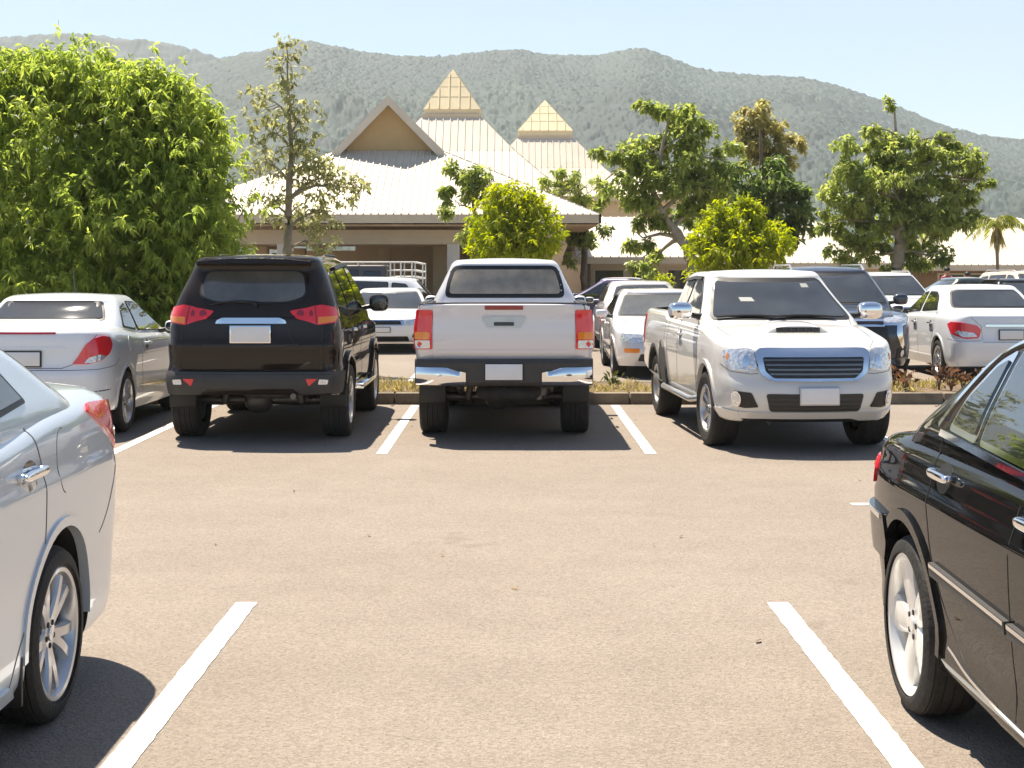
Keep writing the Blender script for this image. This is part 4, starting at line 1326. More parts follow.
def far_suv(label, pt, group=None, name='suv', rails=True, chrome_face=False, glass=None, slim=False):
    c = Car(name, label, 'SUV', 4.6, group)
    glass = glass or GLASS_GR
    c.body(pt, (.92, 3.66), .42, .36,
           zlow=[(0, .40), (.6, .32), (3.6, .30), (4.6, .30)],
           ztop=[(0, 1.16), (2.0, 1.13), (3.1, 1.12), (3.6, 1.11), (4.2, 1.05), (4.6, .93)],
           XR=[(.38, .08), (.55, .01), (.68, .0), (.74, .05), (1.0, .05), (1.15, .09)],
           XF=[(.28, 4.42), (.42, 4.55), (.6, 4.59), (.75, 4.6), (.9, 4.57), (1.05, 4.45)],
           W=[(.28, .84), (.5, .885), (.8, .9), (1.0, .89), (1.16, .84)],
           T=[(0, .95), (.4, .99), (1, 1), (3.7, 1), (4.2, .97), (4.6, .92)],
           rr=(.24, .2), rf=(.42, .32), br=.07, bf=.16, r=.06, crown=.04, rows=24)
    c.cabin(pt, zlow=[(0, 1.02)], ztop=[(.4, 1.68), (1.2, 1.735), (2.2, 1.74), (2.7, 1.68)],
            XR=[(1.02, .10), (1.2, .16), (1.45, .32), (1.68, .5), (1.74, .56)],
            XF=[(1.02, 3.62), (1.2, 3.32), (1.45, 2.98), (1.65, 2.66), (1.74, 2.45)],
            W=[(1.02, .86), (1.18, .835), (1.4, .76), (1.62, .67), (1.74, .60)],
            rr=(.26, .2), rf=(.32, .25), br=.06, bf=.16, r=.055, crown=.02, rows=16)
    c.win('windscreen', 'front', [(-.79, 1.18), (.79, 1.18), (.71, 1.42), (.62, 1.66), (-.62, 1.66), (-.71, 1.42)], glass, .06, None, .025)
    c.win('rear_window', 'rear', [(-.66, 1.20), (.66, 1.20), (.54, 1.64), (-.54, 1.64)], glass, .07, None, .025)
    c.win('rear_quarter_window', 'side', [(.55, 1.24), (1.12, 1.21), (1.10, 1.60), (.75, 1.56)], glass, .05, (1, -1))
    c.win('rear_door_window', 'side', [(1.2, 1.20), (2.1, 1.175), (2.06, 1.645), (1.18, 1.615)], glass, .05, (1, -1))
    c.win('front_door_window', 'side', [(2.18, 1.175), (3.2, 1.14), (2.74, 1.50), (2.55, 1.62), (2.14, 1.645)], glass, .05, (1, -1))
    c.P('tail_light', RED, 'wrear', [(.46, 1.0), (.56, .92), (.95, .95), (1.25, 1.08), (1.0, 1.12), (.62, 1.10)], .012, .02, .03, .05, (1, -1))
    c.plate('rear', 0, .88, .38, .16, SEAL)
    c.P('rear_bumper', PLAST, 'wrear', [(-.84, .44), (-.84, .58), (.84, .58), (1.3, .58), (1.3, .44)], .012, .03, .01, .07)
    for pts in ([(1.42, .5), (1.15, .9), (1.16, 1.17)], [(2.14, .42), (2.14, 1.14)], [(3.22, .42), (3.26, .8), (3.2, 1.1)]):
        c.line('door_seam', 'side', pts, .008, SEAL, (1, -1))
    c.handle(1.32, .98, CHROME)
    c.handle(2.26, .97, CHROME)
    arch_ring(c, .92, .36, 0.412, .46, PLAST, 'wheel_arch', .014)
    arch_ring(c, 3.66, .36, 0.412, .46, PLAST, 'wheel_arch', .014)
    c.mirror(pt, 3.02, 1.25, .9, (.13, .22, .17))
    c.wheels((.92, 3.66), .36, .235, .235, .885, (6, .07, .08, 0, .02), ALLOY)
    if rails:
        for sd in (1, -1):
            mb = MB()
            mb.tube([(.7, sd * .56, 1.69), (.82, sd * .565, 1.775), (2.3, sd * .57, 1.775), (2.5, sd * .57, 1.69)], .02, 10)
            c.M('roof_rail', mb, ALLOY)
    if chrome_face:
        hl = c.P('headlight', CLEAR, 'wfront', [(.40, .93), (.44, 1.0), (.80, 1.035), (1.10, 1.05), (1.0, .95), (.74, .915)], .012, .02, .02, .045, (1, -1))
        c.P('chrome_wing', CHROME, 'wfront', [(.40, .905), (.62, .90), (.60, .78), (.68, .62), (.76, .56), (.80, .62), (.74, .76), (.76, .89), (.95, .93), (.74, .925), (.42, .94)], .016, .02, .012, .04, (1, -1))
        for z in (.88, .95):
            c.P('grille_bar', CHROME, 'front', [(-.42, z), (.42, z), (.42, z + .03), (-.42, z + .03)], .03, .03, .006, .07)
        c.P('grille', GRILLE, 'front', [(-.50, .62), (.50, .62), (.44, .99), (-.44, .99)], .008, .02, .03, .07)
        for sd in (1, -1):
            fp = c.P('fog_light_pocket', SEAL, 'wfront', [(.60, .42), (.62, .56), (.88, .60), (.92, .44)], .01, .02, .02, .05, (sd,))
            c.P('fog_light', CLEAR, 'wfront', circle(.76, .495, .05), .02, .02, 0, .04, (sd,), fp)
        c.P('bumper_plate', CHROME, 'front', [(-.62, .34), (.62, .34), (.58, .41), (-.58, .41)], .014, .02, .01, .07)
    else:
        c.P('headlight', CLEAR, 'wfront', [(.46, .80), (.50, .90), (.85, .98), (1.15, 1.0), (1.05, .88), (.74, .79)], .012, .02, .02, .045, (1, -1))
        g = c.P('grille', CHROME, 'front', [(-.46, .78), (.46, .78), (.42, .93), (-.42, .93)], .012, .02, .02, .06)
        c.P('grille_opening', GRILLE, 'front', [(-.40, .80), (.40, .80), (.37, .90), (-.37, .90)], .017, .006, .01, .06, None, g)
        c.P('bumper_intake', GRILLE, 'front', [(-.55, .34), (.55, .34), (.52, .48), (-.52, .48)], .006, .02, .03, .07)
        for sd in (1, -1):
            fp = c.P('fog_light_pocket', SEAL, 'wfront', [(.62, .44), (.64, .54), (.88, .56), (.92, .46)], .008, .02, .02, .05, (sd,))
            c.P('fog_light', CHROME, 'wfront', circle(.76, .50, .05), .018, .02, 0, .04, (sd,), fp)
    c.plate('front', 0, .66, .36, .15, SEAL)
    c.line('bonnet_seam', 'top', [(3.3, .68), (3.9, .68), (4.4, .5)], .008)
    c.line('bonnet_seam', 'top', [(3.3, -.68), (3.9, -.68), (4.4, -.5)], .008)
    return c


def rack_truck():
    """Dark pickup with a box canopy; a white cargo rack of rails stands on top."""
    c = Car('pickup_truck', 'dark pickup with white roof rack parked side on before the pavilion', 'pickup', 5.0)
    NV = paint('brown_grey_paint', (0.07, 0.055, 0.045), 0.1)
    c.body(NV, (1.05, 4.0), .42, .36,
           zlow=[(0, .55), (1, .45), (4, .42), (5, .42)],
           ztop=[(0, 1.15), (3.4, 1.12), (3.9, 1.08), (4.6, 1.0), (5.0, .88)],
           XR=[(.5, .03), (1.1, .0)], XF=[(.42, 4.9), (.7, 5.0), (1.0, 4.85)],
           W=[(.42, .82), (.8, .87), (1.0, .86), (1.15, .83)], rr=(.08, .08), rf=(.45, .32), br=.02, bf=.15, r=.04, crown=.03, rows=18)
    c.cabin(NV, zlow=[(0, 1.05)], ztop=[(.9, 1.80), (2.9, 1.80), (3.0, 1.75)], XR=[(1.05, .95), (1.8, 1.0)], XF=[(1.05, 3.8), (1.4, 3.3), (1.8, 2.9)],
            W=[(1.05, .83), (1.3, .80), (1.8, .68)], rr=(.1, .1), rf=(.3, .25), br=.02, bf=.14, r=.05, crown=.02, rows=12)
    c.win('canopy_window', 'side', [(1.15, 1.25), (1.65, 1.25), (1.65, 1.65), (1.2, 1.65)], GLASS, .05, (1, -1))
    c.win('door_window', 'side', [(1.75, 1.22), (3.35, 1.2), (2.95, 1.68), (1.78, 1.68)], GLASS, .05, (1, -1))
    c.win('windscreen', 'front', [(-.7, 1.15), (.7, 1.15), (.58, 1.7), (-.58, 1.7)], GLASS, .05)
    c.P('tail_light', RED, 'wrear', [(.70, .75), (.9, .75), (.9, 1.05), (.70, 1.05)], .012, .02, .02, .05, (1, -1))
    c.P('headlight', CLEAR, 'wfront', [(.45, .82), (1.0, .84), (1.1, .98), (.5, .96)], .012, .02, .02, .05, (1, -1))
    c.wheels((1.05, 4.0), .36, .22, .23, .85, (6, .07, .08, 0, .02), ALLOY)
    mb = MB()
    WR = []
    for z in (1.48, 1.66, 1.88):                           # cage over the bed
        for sd in (1, -1):
            mb.tube([(.06, sd * .66, z - .05), (.30, sd * .66, z), (2.7 if z > 1.8 else .95, sd * .66, z)], .022, 8)
        mb.tube([(.06, -.66, z - .05), (.06, .66, z - .05)], .022, 8)
    for x in (.06, .35, .65, .93, 1.8, 2.7):
        for sd in (1, -1):
            mb.tube([(x, sd * .66, 1.12 if x < .94 else 1.74), (x, sd * .66, 1.88 if x > .1 else 1.83)], .02, 8)
        mb.tube([(x, -.66, 1.88 if x > .1 else 1.83), (x, .66, 1.88 if x > .1 else 1.83)], .018, 8)
    c.M('roof_rack', mb, mat('white_enamel', (.8, .79, .75), .4))
    return c


# ------------------------------------------------------------------ noise
def vnoise(x, y, seed=0):
    xi, yi = np.floor(x).astype(np.int64), np.floor(y).astype(np.int64)
    xf, yf = x - xi, y - yi
    u, v = xf * xf * (3 - 2 * xf), yf * yf * (3 - 2 * yf)

    def hsh(a, b):
        n = (a * 374761393 + b * 668265263 + seed * 974634777) & 0xFFFFFFFF
        n = ((n ^ (n >> 13)) * 1274126177) & 0xFFFFFFFF
        return ((n ^ (n >> 16)) & 0xFFFF) / 65535.0
    return (hsh(xi, yi) * (1 - u) + hsh(xi + 1, yi) * u) * (1 - v) + (hsh(xi, yi + 1) * (1 - u) + hsh(xi + 1, yi + 1) * u) * v


def fbm(x, y, o=5, seed=0, g=0.5):
    a, s, t = 1.0, 0, 0
    for i in range(o):
        s = s + a * vnoise(x * 2 ** i, y * 2 ** i, seed + i)
        t += a
        a *= g
    return s / t


# ------------------------------------------------------------------ foliage
def leaf_mat(name, dark, light, trans=0.35, rough=0.45):
    if name in MATS:
        return MATS[name]
    m, nt, b = node_mat(name)
    at_ = nt.nodes.new('ShaderNodeAttribute')
    at_.attribute_name = 'tint'
    r = nt.nodes.new('ShaderNodeValToRGB')
    r.color_ramp.elements[0].color = (*dark, 1)
    r.color_ramp.elements[1].color = (*light, 1)
    nt.links.new(at_.outputs['Fac'], r.inputs['Fac'])
    nt.links.new(r.outputs['Color'], b.inputs['Base Color'])
    b.inputs['Roughness'].default_value = rough
    b.inputs['Specular IOR Level'].default_value = 0.4
    tr = nt.nodes.new('ShaderNodeBsdfTranslucent')
    hs = nt.nodes.new('ShaderNodeHueSaturation')
    hs.inputs['Value'].default_value = 2.2
    hs.inputs['Saturation'].default_value = 1.1
    nt.links.new(r.outputs['Color'], hs.inputs['Color'])
    nt.links.new(hs.outputs['Color'], tr.inputs['Color'])
    mx = nt.nodes.new('ShaderNodeMixShader')
    mx.inputs[0].default_value = trans
    nt.links.new(b.outputs[0], mx.inputs[1])
    nt.links.new(tr.outputs[0], mx.inputs[2])
    nt.links.new(mx.outputs[0], nt.nodes['Material Output'].inputs['Surface'])
    MATS[name] = m
    return m


BARK = mat('bark', (0.17, 0.13, 0.095), 0.9, 0, 0, 0.2, 0.35, 5, 0.6, 22)
BARK_PALE = mat('pale_bark', (0.34, 0.29, 0.22), 0.9, 0, 0, 0.2, 0.3, 4, 0.5, 18)


def unit(v):
    return v / np.maximum(1e-6, np.linalg.norm(v, axis=-1, keepdims=True))


def leaf_mesh(name, P, Dv, ln, wd, m, rng, droop=0.25, tint=None):
    """One mesh of folded leaves: bases P, directions Dv, lengths ln, widths wd."""
    n = len(P)
    Dv = unit(Dv)
    S = unit(np.cross(Dv, unit(rng.normal(size=(n, 3)) + np.array([0, 0, 1.2]))))
    N = np.cross(S, Dv)
    ln, wd = ln[:, None], wd[:, None]
    dz = np.array([0, 0, 1.0])
    mid = P + Dv * ln * .5 - dz * droop * ln * .12
    tip = P + Dv * ln - dz * droop * ln * .6
    V = np.stack([P, mid - S * wd * .5 + N * wd * .22, mid, mid + S * wd * .5 + N * wd * .22, tip], 1).reshape(-1, 3)
    base = np.arange(n)[:, None] * 5
    Fc = np.concatenate([base + np.array([[0, 1, 4, 2]]), base + np.array([[0, 2, 4, 3]])], 1).reshape(-1, 4)
    me = bpy.data.meshes.new(name)
    me.vertices.add(len(V))
    me.vertices.foreach_set('co', V.astype(np.float32).ravel())
    me.loops.add(len(Fc) * 4)
    me.loops.foreach_set('vertex_index', Fc.astype(np.int32).ravel())
    me.polygons.add(len(Fc))
    me.polygons.foreach_set('loop_start', np.arange(0, len(Fc) * 4, 4, dtype=np.int32))
    me.polygons.foreach_set('loop_total', np.full(len(Fc), 4, dtype=np.int32))
    me.materials.append(m)
    me.update(calc_edges=True)
    if tint is None:
        tint = rng.random(n)
    a = me.attributes.new('tint', 'FLOAT', 'POINT')
    a.data.foreach_set('value', np.repeat(tint, 5).astype(np.float32))
    return me


def crown_points(clumps, rng, shell_pow=0.45, dens=1.0, sub=False):
    """Twig tips spread through a set of ellipsoids (cx, cy, cz, rx, ry, rz, n), denser towards the outside."""
    P, O, Tn = [], [], []
    if sub:
        cc = []
        for cx, cy, cz, rx, ry, rz, n in clumps:
            k = max(2, int(round(n * dens / 14)))
            d = unit(rng.normal(size=(k, 3))) * (.45 + .55 * rng.random(k)[:, None] ** .5)
            for q in range(k):
                f = .26 + .20 * rng.random()
                cc.append((cx + d[q, 0] * rx, cy + d[q, 1] * ry, cz + d[q, 2] * rz, rx * f * 1.2, ry * f * 1.2, rz * f, max(4, int(n * dens / k * (.6 + .8 * rng.random())))))
        clumps, dens = cc, 1.0
    for cx, cy, cz, rx, ry, rz, n in clumps:
        n = max(4, int(n * dens))
        d = unit(rng.normal(size=(n, 3)))
        r = rng.random(n) ** shell_pow
        bumpy = 0.82 + 0.36 * vnoise(d[:, 0] * 2.6 + cx * 3 + 9, d[:, 2] * 2.6 + d[:, 1] * 2 + cz, 5)
        P.append(np.array([cx, cy, cz]) + d * (r * bumpy)[:, None] * np.array([rx, ry, rz]))
        O.append(unit(d / np.array([rx, ry, rz])))
        Tn.append(np.full(n, rng.random()))
    return np.concatenate(P), np.concatenate(O), np.concatenate(Tn)


def tree(name, label, cat, base, clumps, trunk, lm, leaf=(0.16, 0.055), per=7, seed=1, bark=None, spread=0.9, droop=0.5, limb=0.05, group=None, limbs=True, limb_from=None, shell_pow=.45, dens=1.0, sub=False):
    """A tree rooted at base: trunk = [(point, radius)...] in world space, limbs to every clump, leaves in whorls at the twig tips."""
    rng = np.random.default_rng(seed)
    root = empty(name, base, 0, label, cat, group)
    b = Vector(base)
    mb = MB()
    if trunk:
        tp = [Vector(p) for p, r in trunk]
        tr = [r for p, r in trunk]
        pts, rad = [], []
        for i in range(len(tp) - 1):
            for k in range(4):
                t = k / 4
                j = Vector(rng.normal(size=3)) * tr[i] * (0.18 if i + k else 0)
                pts.append(tp[i].lerp(tp[i + 1], t) + j - b)
                rad.append((tr[i] + (tr[i + 1] - tr[i]) * t) * (1.0 + 0.35 * (i == 0) * (1 - t) ** 3))
        pts.append(tp[-1] - b)
        rad.append(tr[-1])
        mb.tube(pts, rad, 10)
        if limbs:
            lo = max(1, int(len(pts) * (limb_from if limb_from is not None else .45)))
            for c in clumps:
                cc = Vector(c[:3]) - b
                cand = [(abs((pts[i] - cc).length - 0) + 1.2 * max(0, pts[i].z - cc.z + .25), i) for i in range(lo, len(pts))]
                i = min(cand)[1]
                p0 = pts[i]
                L = (cc - p0).length
                mid = p0.lerp(cc, .5) + Vector((rng.normal() * .08 * L, rng.normal() * .08 * L, .12 * L))
                r0 = min(rad[i] * .7, limb + .02 * L)
                q = [p0, p0.lerp(mid, .5) + Vector((0, 0, .03 * L)), mid, mid.lerp(cc, .6), cc]
                mb.tube(q, [r0, r0 * .8, r0 * .6, r0 * .42, r0 * .22], 7)
                for k in range(5):
                    d = unit(rng.normal(size=3)) * np.array(c[3:6]) * .85
                    st = q[2].lerp(cc, rng.random())
                    e = cc + Vector(d)
                    mb.tube([st, st.lerp(e, .5) + Vector((0, 0, .05 * L)), e], [r0 * .3, r0 * .2, r0 * .08], 5)
        mb.build('trunk', bark or BARK, root, 60, (0, 0, 0), False)
    P, O, Tn = crown_points(clumps, rng, shell_pow, dens, sub)
    n = len(P)
    tw = unit(O * .8 + rng.normal(size=(n, 3)) * .5 + np.array([0, 0, .15]))
    PP = np.repeat(P, per, 0)
    DD = np.repeat(tw, per, 0) * (1 - spread * .6) + unit(rng.normal(size=(n * per, 3))) * spread + np.array([0, 0, -droop])
    ti = np.clip(np.repeat(rng.random(n) * .45 + Tn * .3, per) + rng.random(n * per) * .35 - .02, 0, 1)
    ln = leaf[0] * (0.65 + .6 * rng.random(n * per))
    wd = leaf[1] * (0.7 + .6 * rng.random(n * per))
    PP = PP + np.repeat(tw, per, 0) * (rng.random(n * per)[:, None] - .6) * leaf[0] * 0.9
    me = leaf_mesh('crown', PP - np.array(base), DD, ln, wd, lm, rng, droop, ti)
    link('crown', me, root)
    return root


def cl(px, py, rpx, rpy, D, n, dy=0.0, ry=None):
    p = at(px, py, D)
    rx, rz = rpx * D / F, rpy * D / F
    return (p.x, D + dy, p.z, rx, ry or (rx + rz) / 2, rz, n)


# ------------------------------------------------------------------ ground
def asphalt_mat():
    m, nt, b = node_mat('asphalt')
    N = nt.nodes.new
    tc = N('ShaderNodeTexCoord')

    def noise(scale, detail=5, rough=.6):
        n = N('ShaderNodeTexNoise')
        n.inputs['Scale'].default_value = scale
        n.inputs['Detail'].default_value = detail
        n.inputs['Roughness'].default_value = rough
        nt.links.new(tc.outputs['Object'], n.inputs['Vector'])
        return n

    def ramp(src, p0, c0, p1, c1):
        r = N('ShaderNodeValToRGB')
        r.color_ramp.elements[0].position, r.color_ramp.elements[1].position = p0, p1
        r.color_ramp.elements[0].color, r.color_ramp.elements[1].color = (*c0, 1), (*c1, 1)
        nt.links.new(src, r.inputs['Fac'])
        return r

    def mix(a, bb, fac=None, mode='MULTIPLY', f=1.0):
        x = N('ShaderNodeMix')
        x.data_type = 'RGBA'
        x.blend_type = mode
        x.inputs['Factor'].default_value = f
        nt.links.new(a, x.inputs['A'])
        if isinstance(bb, tuple):
            x.inputs['B'].default_value = (*bb, 1)
        else:
            nt.links.new(bb, x.inputs['B'])
        if fac is not None:
            nt.links.new(fac, x.inputs['Factor'])
        return x.outputs['Result']
    big = ramp(noise(.35, 6, .6).outputs['Fac'], .3, ASPH_D, .72, ASPH_L)
    mid = ramp(noise(2.3, 6, .7).outputs['Fac'], .25, (.92, .915, .91), .75, (1.06, 1.06, 1.06))
    col = mix(big.outputs['Color'], mid.outputs['Color'])
    # stones of the aggregate, each with its own tone, and dark pits between them
    v = N('ShaderNodeTexVoronoi')
    v.inputs['Scale'].default_value = 95
    nt.links.new(tc.outputs['Object'], v.inputs['Vector'])
    bw = N('ShaderNodeSeparateColor')
    nt.links.new(v.outputs['Color'], bw.inputs['Color'])
    st = ramp(bw.outputs['Red'], 0.0, (.70, .68, .65), 1.0, (1.26, 1.25, 1.23))
    col = mix(col, st.outputs['Color'], f=.65)
    pit = ramp(noise(48, 3, .6).outputs['Fac'], .29, (.40, .34, .29), .40, (1, 1, 1))
    col = mix(col, pit.outputs['Color'], f=.65)
    # faint long scuffs where cars turn
    mp = N('ShaderNodeMapping')
    mp.inputs['Scale'].default_value = (.22, 1.6, 1)
    nt.links.new(tc.outputs['Object'], mp.inputs['Vector'])
    sc = N('ShaderNodeTexNoise')
    sc.inputs['Scale'].default_value = 1.4
    sc.inputs['Detail'].default_value = 5
    nt.links.new(mp.outputs['Vector'], sc.inputs['Vector'])
    scr = ramp(sc.outputs['Fac'], .36, (.955, .95, .945), .58, (1, 1, 1))
    col = mix(col, scr.outputs['Color'], f=.8)
    # oil drips
    oil = ramp(noise(.9, 3, .5).outputs['Fac'], .24, (.55, .52, .5), .30, (1, 1, 1))
    col = mix(col, oil.outputs['Color'], f=.65)
    nt.links.new(col, b.inputs['Base Color'])
    b.inputs['Roughness'].default_value = .9
    b.inputs['Specular IOR Level'].default_value = .25
    bp = N('ShaderNodeBump')
    bp.inputs['Strength'].default_value = .45
    bp.inputs['Distance'].default_value = .008
    nt.links.new(v.outputs['Distance'], bp.inputs['Height'])
    bp2 = N('ShaderNodeBump')
    bp2.inputs['Strength'].default_value = .35
    bp2.inputs['Distance'].default_value = .02
    nt.links.new(noise(30, 4).outputs['Fac'], bp2.inputs['Height'])
    nt.links.new(bp.outputs['Normal'], bp2.inputs['Normal'])
    nt.links.new(bp2.outputs['Normal'], b.inputs['Normal'])
    return m


def line_mat():
    """Road paint: white, worn through to the stone in specks."""
    m, nt, b = node_mat('road_paint')
    N = nt.nodes.new
    tc = N('ShaderNodeTexCoord')
    n = N('ShaderNodeTexNoise')
    n.inputs['Scale'].default_value = 26
    n.inputs['Detail'].default_value = 5
    n.inputs['Roughness'].default_value = .75
    nt.links.new(tc.outputs['Object'], n.inputs['Vector'])
    r = N('ShaderNodeValToRGB')
    r.color_ramp.elements[0].position, r.color_ramp.elements[1].position = .30, .40
    r.color_ramp.elements[0].color = (*ASPH_L, 1)
    r.color_ramp.elements[1].color = (.80, .79, .76, 1)
    nt.links.new(n.outputs['Fac'], r.inputs['Fac'])
    nt.links.new(r.outputs['Color'], b.inputs['Base Color'])
    b.inputs['Roughness'].default_value = .7
    bp = N('ShaderNodeBump')
    bp.inputs['Strength'].default_value = .3
    bp.inputs['Distance'].default_value = .006
    nt.links.new(n.outputs['Fac'], bp.inputs['Height'])
    nt.links.new(bp.outputs['Normal'], b.inputs['Normal'])
    return m


def sheet(name, x0, x1, y0, y1, z, m, kind='structure'):
    me = mesh_from(name, [(x0, y0, z), (x1, y0, z), (x1, y1, z), (x0, y1, z)], [(0, 1, 2, 3)], m, None, 0)
    return tag(link(name, me), None, None, None, kind)


def painted_line(x0, y0, x1, y1, w, z=.004, cut=0.0):
    """A stripe with slightly ragged edges."""
    rng = random.Random(int(x0 * 100 + y0 * 10))
    a, b = Vector((x0, y0)), Vector((x1, y1))
    t = (b - a).normalized()
    n = Vector((-t.y, t.x))
    k = max(4, int((b - a).length / .06))
    vs, fs = [], []
    for i in range(k + 1):
        p = a.lerp(b, i / k)
        e0, e1 = w / 2 + rng.uniform(-.004, .003), w / 2 + rng.uniform(-.004, .003)
        q0, q1 = p + n * e0, p - n * e1
        vs += [(q0.x, q0.y, z), (q1.x, q1.y, z)]
    for i in range(k):
        fs.append((2 * i, 2 * i + 1, 2 * i + 3, 2 * i + 2))
    me = mesh_from('parking_line', vs, fs, LINE, None, 0)
    return tag(link('parking_line', me), None, None, None, 'structure')


# ------------------------------------------------------------------ hills
def heightfield(name, qs, Ys, Z, m, kind, tint=None):
    nq, ny = len(qs), len(Ys)
    Q, Y = np.meshgrid(qs, Ys)
    V = np.stack([Q * Y, Y, Z], -1).reshape(-1, 3)
    i = np.arange(ny - 1)[:, None] * nq + np.arange(nq - 1)[None, :]
    Fc = np.stack([i, i + 1, i + nq + 1, i + nq], -1).reshape(-1, 4)
    me = bpy.data.meshes.new(name)
    me.vertices.add(len(V))
    me.vertices.foreach_set('co', V.astype(np.float32).ravel())
    me.loops.add(len(Fc) * 4)
    me.loops.foreach_set('vertex_index', Fc.astype(np.int32).ravel())
    me.polygons.add(len(Fc))
    me.polygons.foreach_set('loop_start', np.arange(0, len(Fc) * 4, 4, dtype=np.int32))
    me.polygons.foreach_set('loop_total', np.full(len(Fc), 4, dtype=np.int32))
    me.materials.append(m)
    me.update(calc_edges=True)
    if tint is not None:
        a = me.attributes.new('tint', 'FLOAT', 'POINT')
        a.data.foreach_set('value', tint.astype(np.float32).ravel())
    me.polygons.foreach_set('use_smooth', np.ones(len(Fc), dtype=bool))
    return tag(link(name, me), None, None, None, kind)


def crowns(X, Y, cell, seed):
    """Height (0..1) and id tone of a closed canopy of round tree crowns over the plane."""
    best = np.zeros_like(X)
    tone = np.zeros_like(X)
    cx, cy = np.floor(X / cell).astype(np.int64), np.floor(Y / cell).astype(np.int64)
    for di in (-1, 0, 1):
        for dj in (-1, 0, 1):
            a, b = cx + di, cy + dj

            def hs(k):
                n = (a * 73856093 + b * 19349663 + (seed + k) * 83492791) & 0xFFFFFFFF
                n = ((n ^ (n >> 13)) * 1274126177) & 0xFFFFFFFF
                return ((n ^ (n >> 16)) & 0xFFFF) / 65535.0
            px, py = (a + .15 + .7 * hs(0)) * cell, (b + .15 + .7 * hs(1)) * cell
            rad = cell * (.55 + .35 * hs(2))
            d2 = ((X - px) ** 2 + (Y - py) ** 2) / rad ** 2
            h = np.sqrt(np.clip(1 - d2, 0, 1)) * (.55 + .6 * hs(3))
            up = h > best
            best = np.where(up, h, best)
            tone = np.where(up, hs(4), tone)
    return best, tone


def hills(name, sky, Y0, Yr, Y1, amp, seed, q0, q1, nq, ny, cell, ht, fmat):
    qs = np.concatenate([np.linspace(q0, -.37, 120, endpoint=False), np.linspace(-.37, min(q1, .37), nq), np.linspace(.37, q1, 90)[1:] if q1 > .37 else []])
    Ys = Y0 + (Y1 - Y0) * np.linspace(0, 1, ny)
    sk = pchip([((px - 512) / F, (HOR - py) / F) for px, py in sky])
    Q, Y = np.meshgrid(qs, Ys)
    X = Q * Y
    ridge = sk(Q) * Yr + HC
    u = np.clip((Y - Y0) / (Yr - Y0), 0, 1)
    prof = u ** 1.25
    back = np.clip((Y - Yr) / (Y1 - Yr), 0, 1)
    n = fbm(X / 420 + 7, Y / 520 + 3, 5, seed) - .5
    spur = np.abs(fbm(X / 300 + 2, Y / 900, 4, seed + 20) - .5) * 2
    Z = ridge * prof * (1 - back ** 2 * .5) + amp * (n * 1.2 - spur * .55 + .10) * np.sin(np.clip(u, 0, 1) * PI) ** .7
    Z = np.minimum(Z, (sk(Q) - .0008) * Y * np.clip(.55 + .45 * u, 0, 1) + HC)
    Zt = Z - 1.5
    h, tone = crowns(X, Y, cell, seed)
    h2, tone2 = crowns(X + 31, Y + 17, cell * .55, seed + 9)
    bare = fbm(X / 60, Y / 60, 3, seed + 5)
    h3, tone3 = crowns(X + 11, Y + 5, cell * .3, seed + 4)
    Zf = Z + ht * (h * .7 + h2 * .45 + h3 * .2) * np.clip((bare - .18) * 6, .25, 1) - 1.0
    st = 6
    tg = heightfield(name, qs[::st], Ys[::st], Zt[::st, ::st] - 3.0, SOIL, 'structure')
    f = heightfield('forest', qs, Ys, Zf, fmat, 'stuff', np.clip(.6 * tone + .3 * tone2 + 1.3 * (fbm(X / 130, Y / 170, 4, seed + 2) - .5), 0, 1))
    f['label'] = 'hazy forest covering the hillside behind the buildings' if seed == 3 else 'pale distant forest on the far ridge'
    f['category'] = 'forest'
    return tg, f


# ------------------------------------------------------------------ buildings
def ribs(mb, poly, step, w=.05, h=.035, mi=0):
    """Standing seams of a metal roof slope: prisms running up the slope, clipped by the outline. poly[0]-poly[1] is the eave."""
    P = [Vector(p) for p in poly]
    e = (P[1] - P[0]).normalized()
    nrm = e.cross(P[2] - P[0]).normalized()
    if nrm.z < 0:
        nrm = -nrm
    up = nrm.cross(e).normalized()
    if up.z < 0:
        up = -up
    q = [((p - P[0]).dot(e), (p - P[0]).dot(up)) for p in P]
    umin, umax = min(a for a, b in q), max(a for a, b in q)
    u = umin + step * .5
    while u < umax:
        ys = []
        for i in range(len(q)):
            (a0, b0), (a1, b1) = q[i], q[(i + 1) % len(q)]
            if (a0 - u) * (a1 - u) < 0:
                ys.append(b0 + (b1 - b0) * (u - a0) / (a1 - a0))
        if len(ys) >= 2 and max(ys) - min(ys) > .1:
            y0, y1 = min(ys) + .02, max(ys) - .02
            A, B = P[0] + e * u + up * y0, P[0] + e * u + up * y1
            vs = [A - e * w / 2, A + e * w / 2, A + e * w * .3 + nrm * h, A - e * w * .3 + nrm * h, B - e * w / 2, B + e * w / 2, B + e * w * .3 + nrm * h, B - e * w * .3 + nrm * h]
            mb.add(vs, [(0, 1, 2, 3), (7, 6, 5, 4), (1, 5, 6, 2), (3, 2, 6, 7), (0, 3, 7, 4)], mi)
        u += step


def slab_poly(mb, poly, th, mi=0):
    """A flat roof panel with thickness."""
    P = [Vector(p) for p in poly]
    n = (P[1] - P[0]).cross(P[2] - P[0]).normalized()
    if n.z < 0:
        n = -n
    m = len(P)
    vs = P + [p - n * th for p in P]
    fs = [tuple(range(m)), tuple(reversed(range(m, 2 * m)))] + [(i, (i + 1) % m, m + (i + 1) % m, m + i) for i in range(m)]
    mb.add(vs, fs, mi)


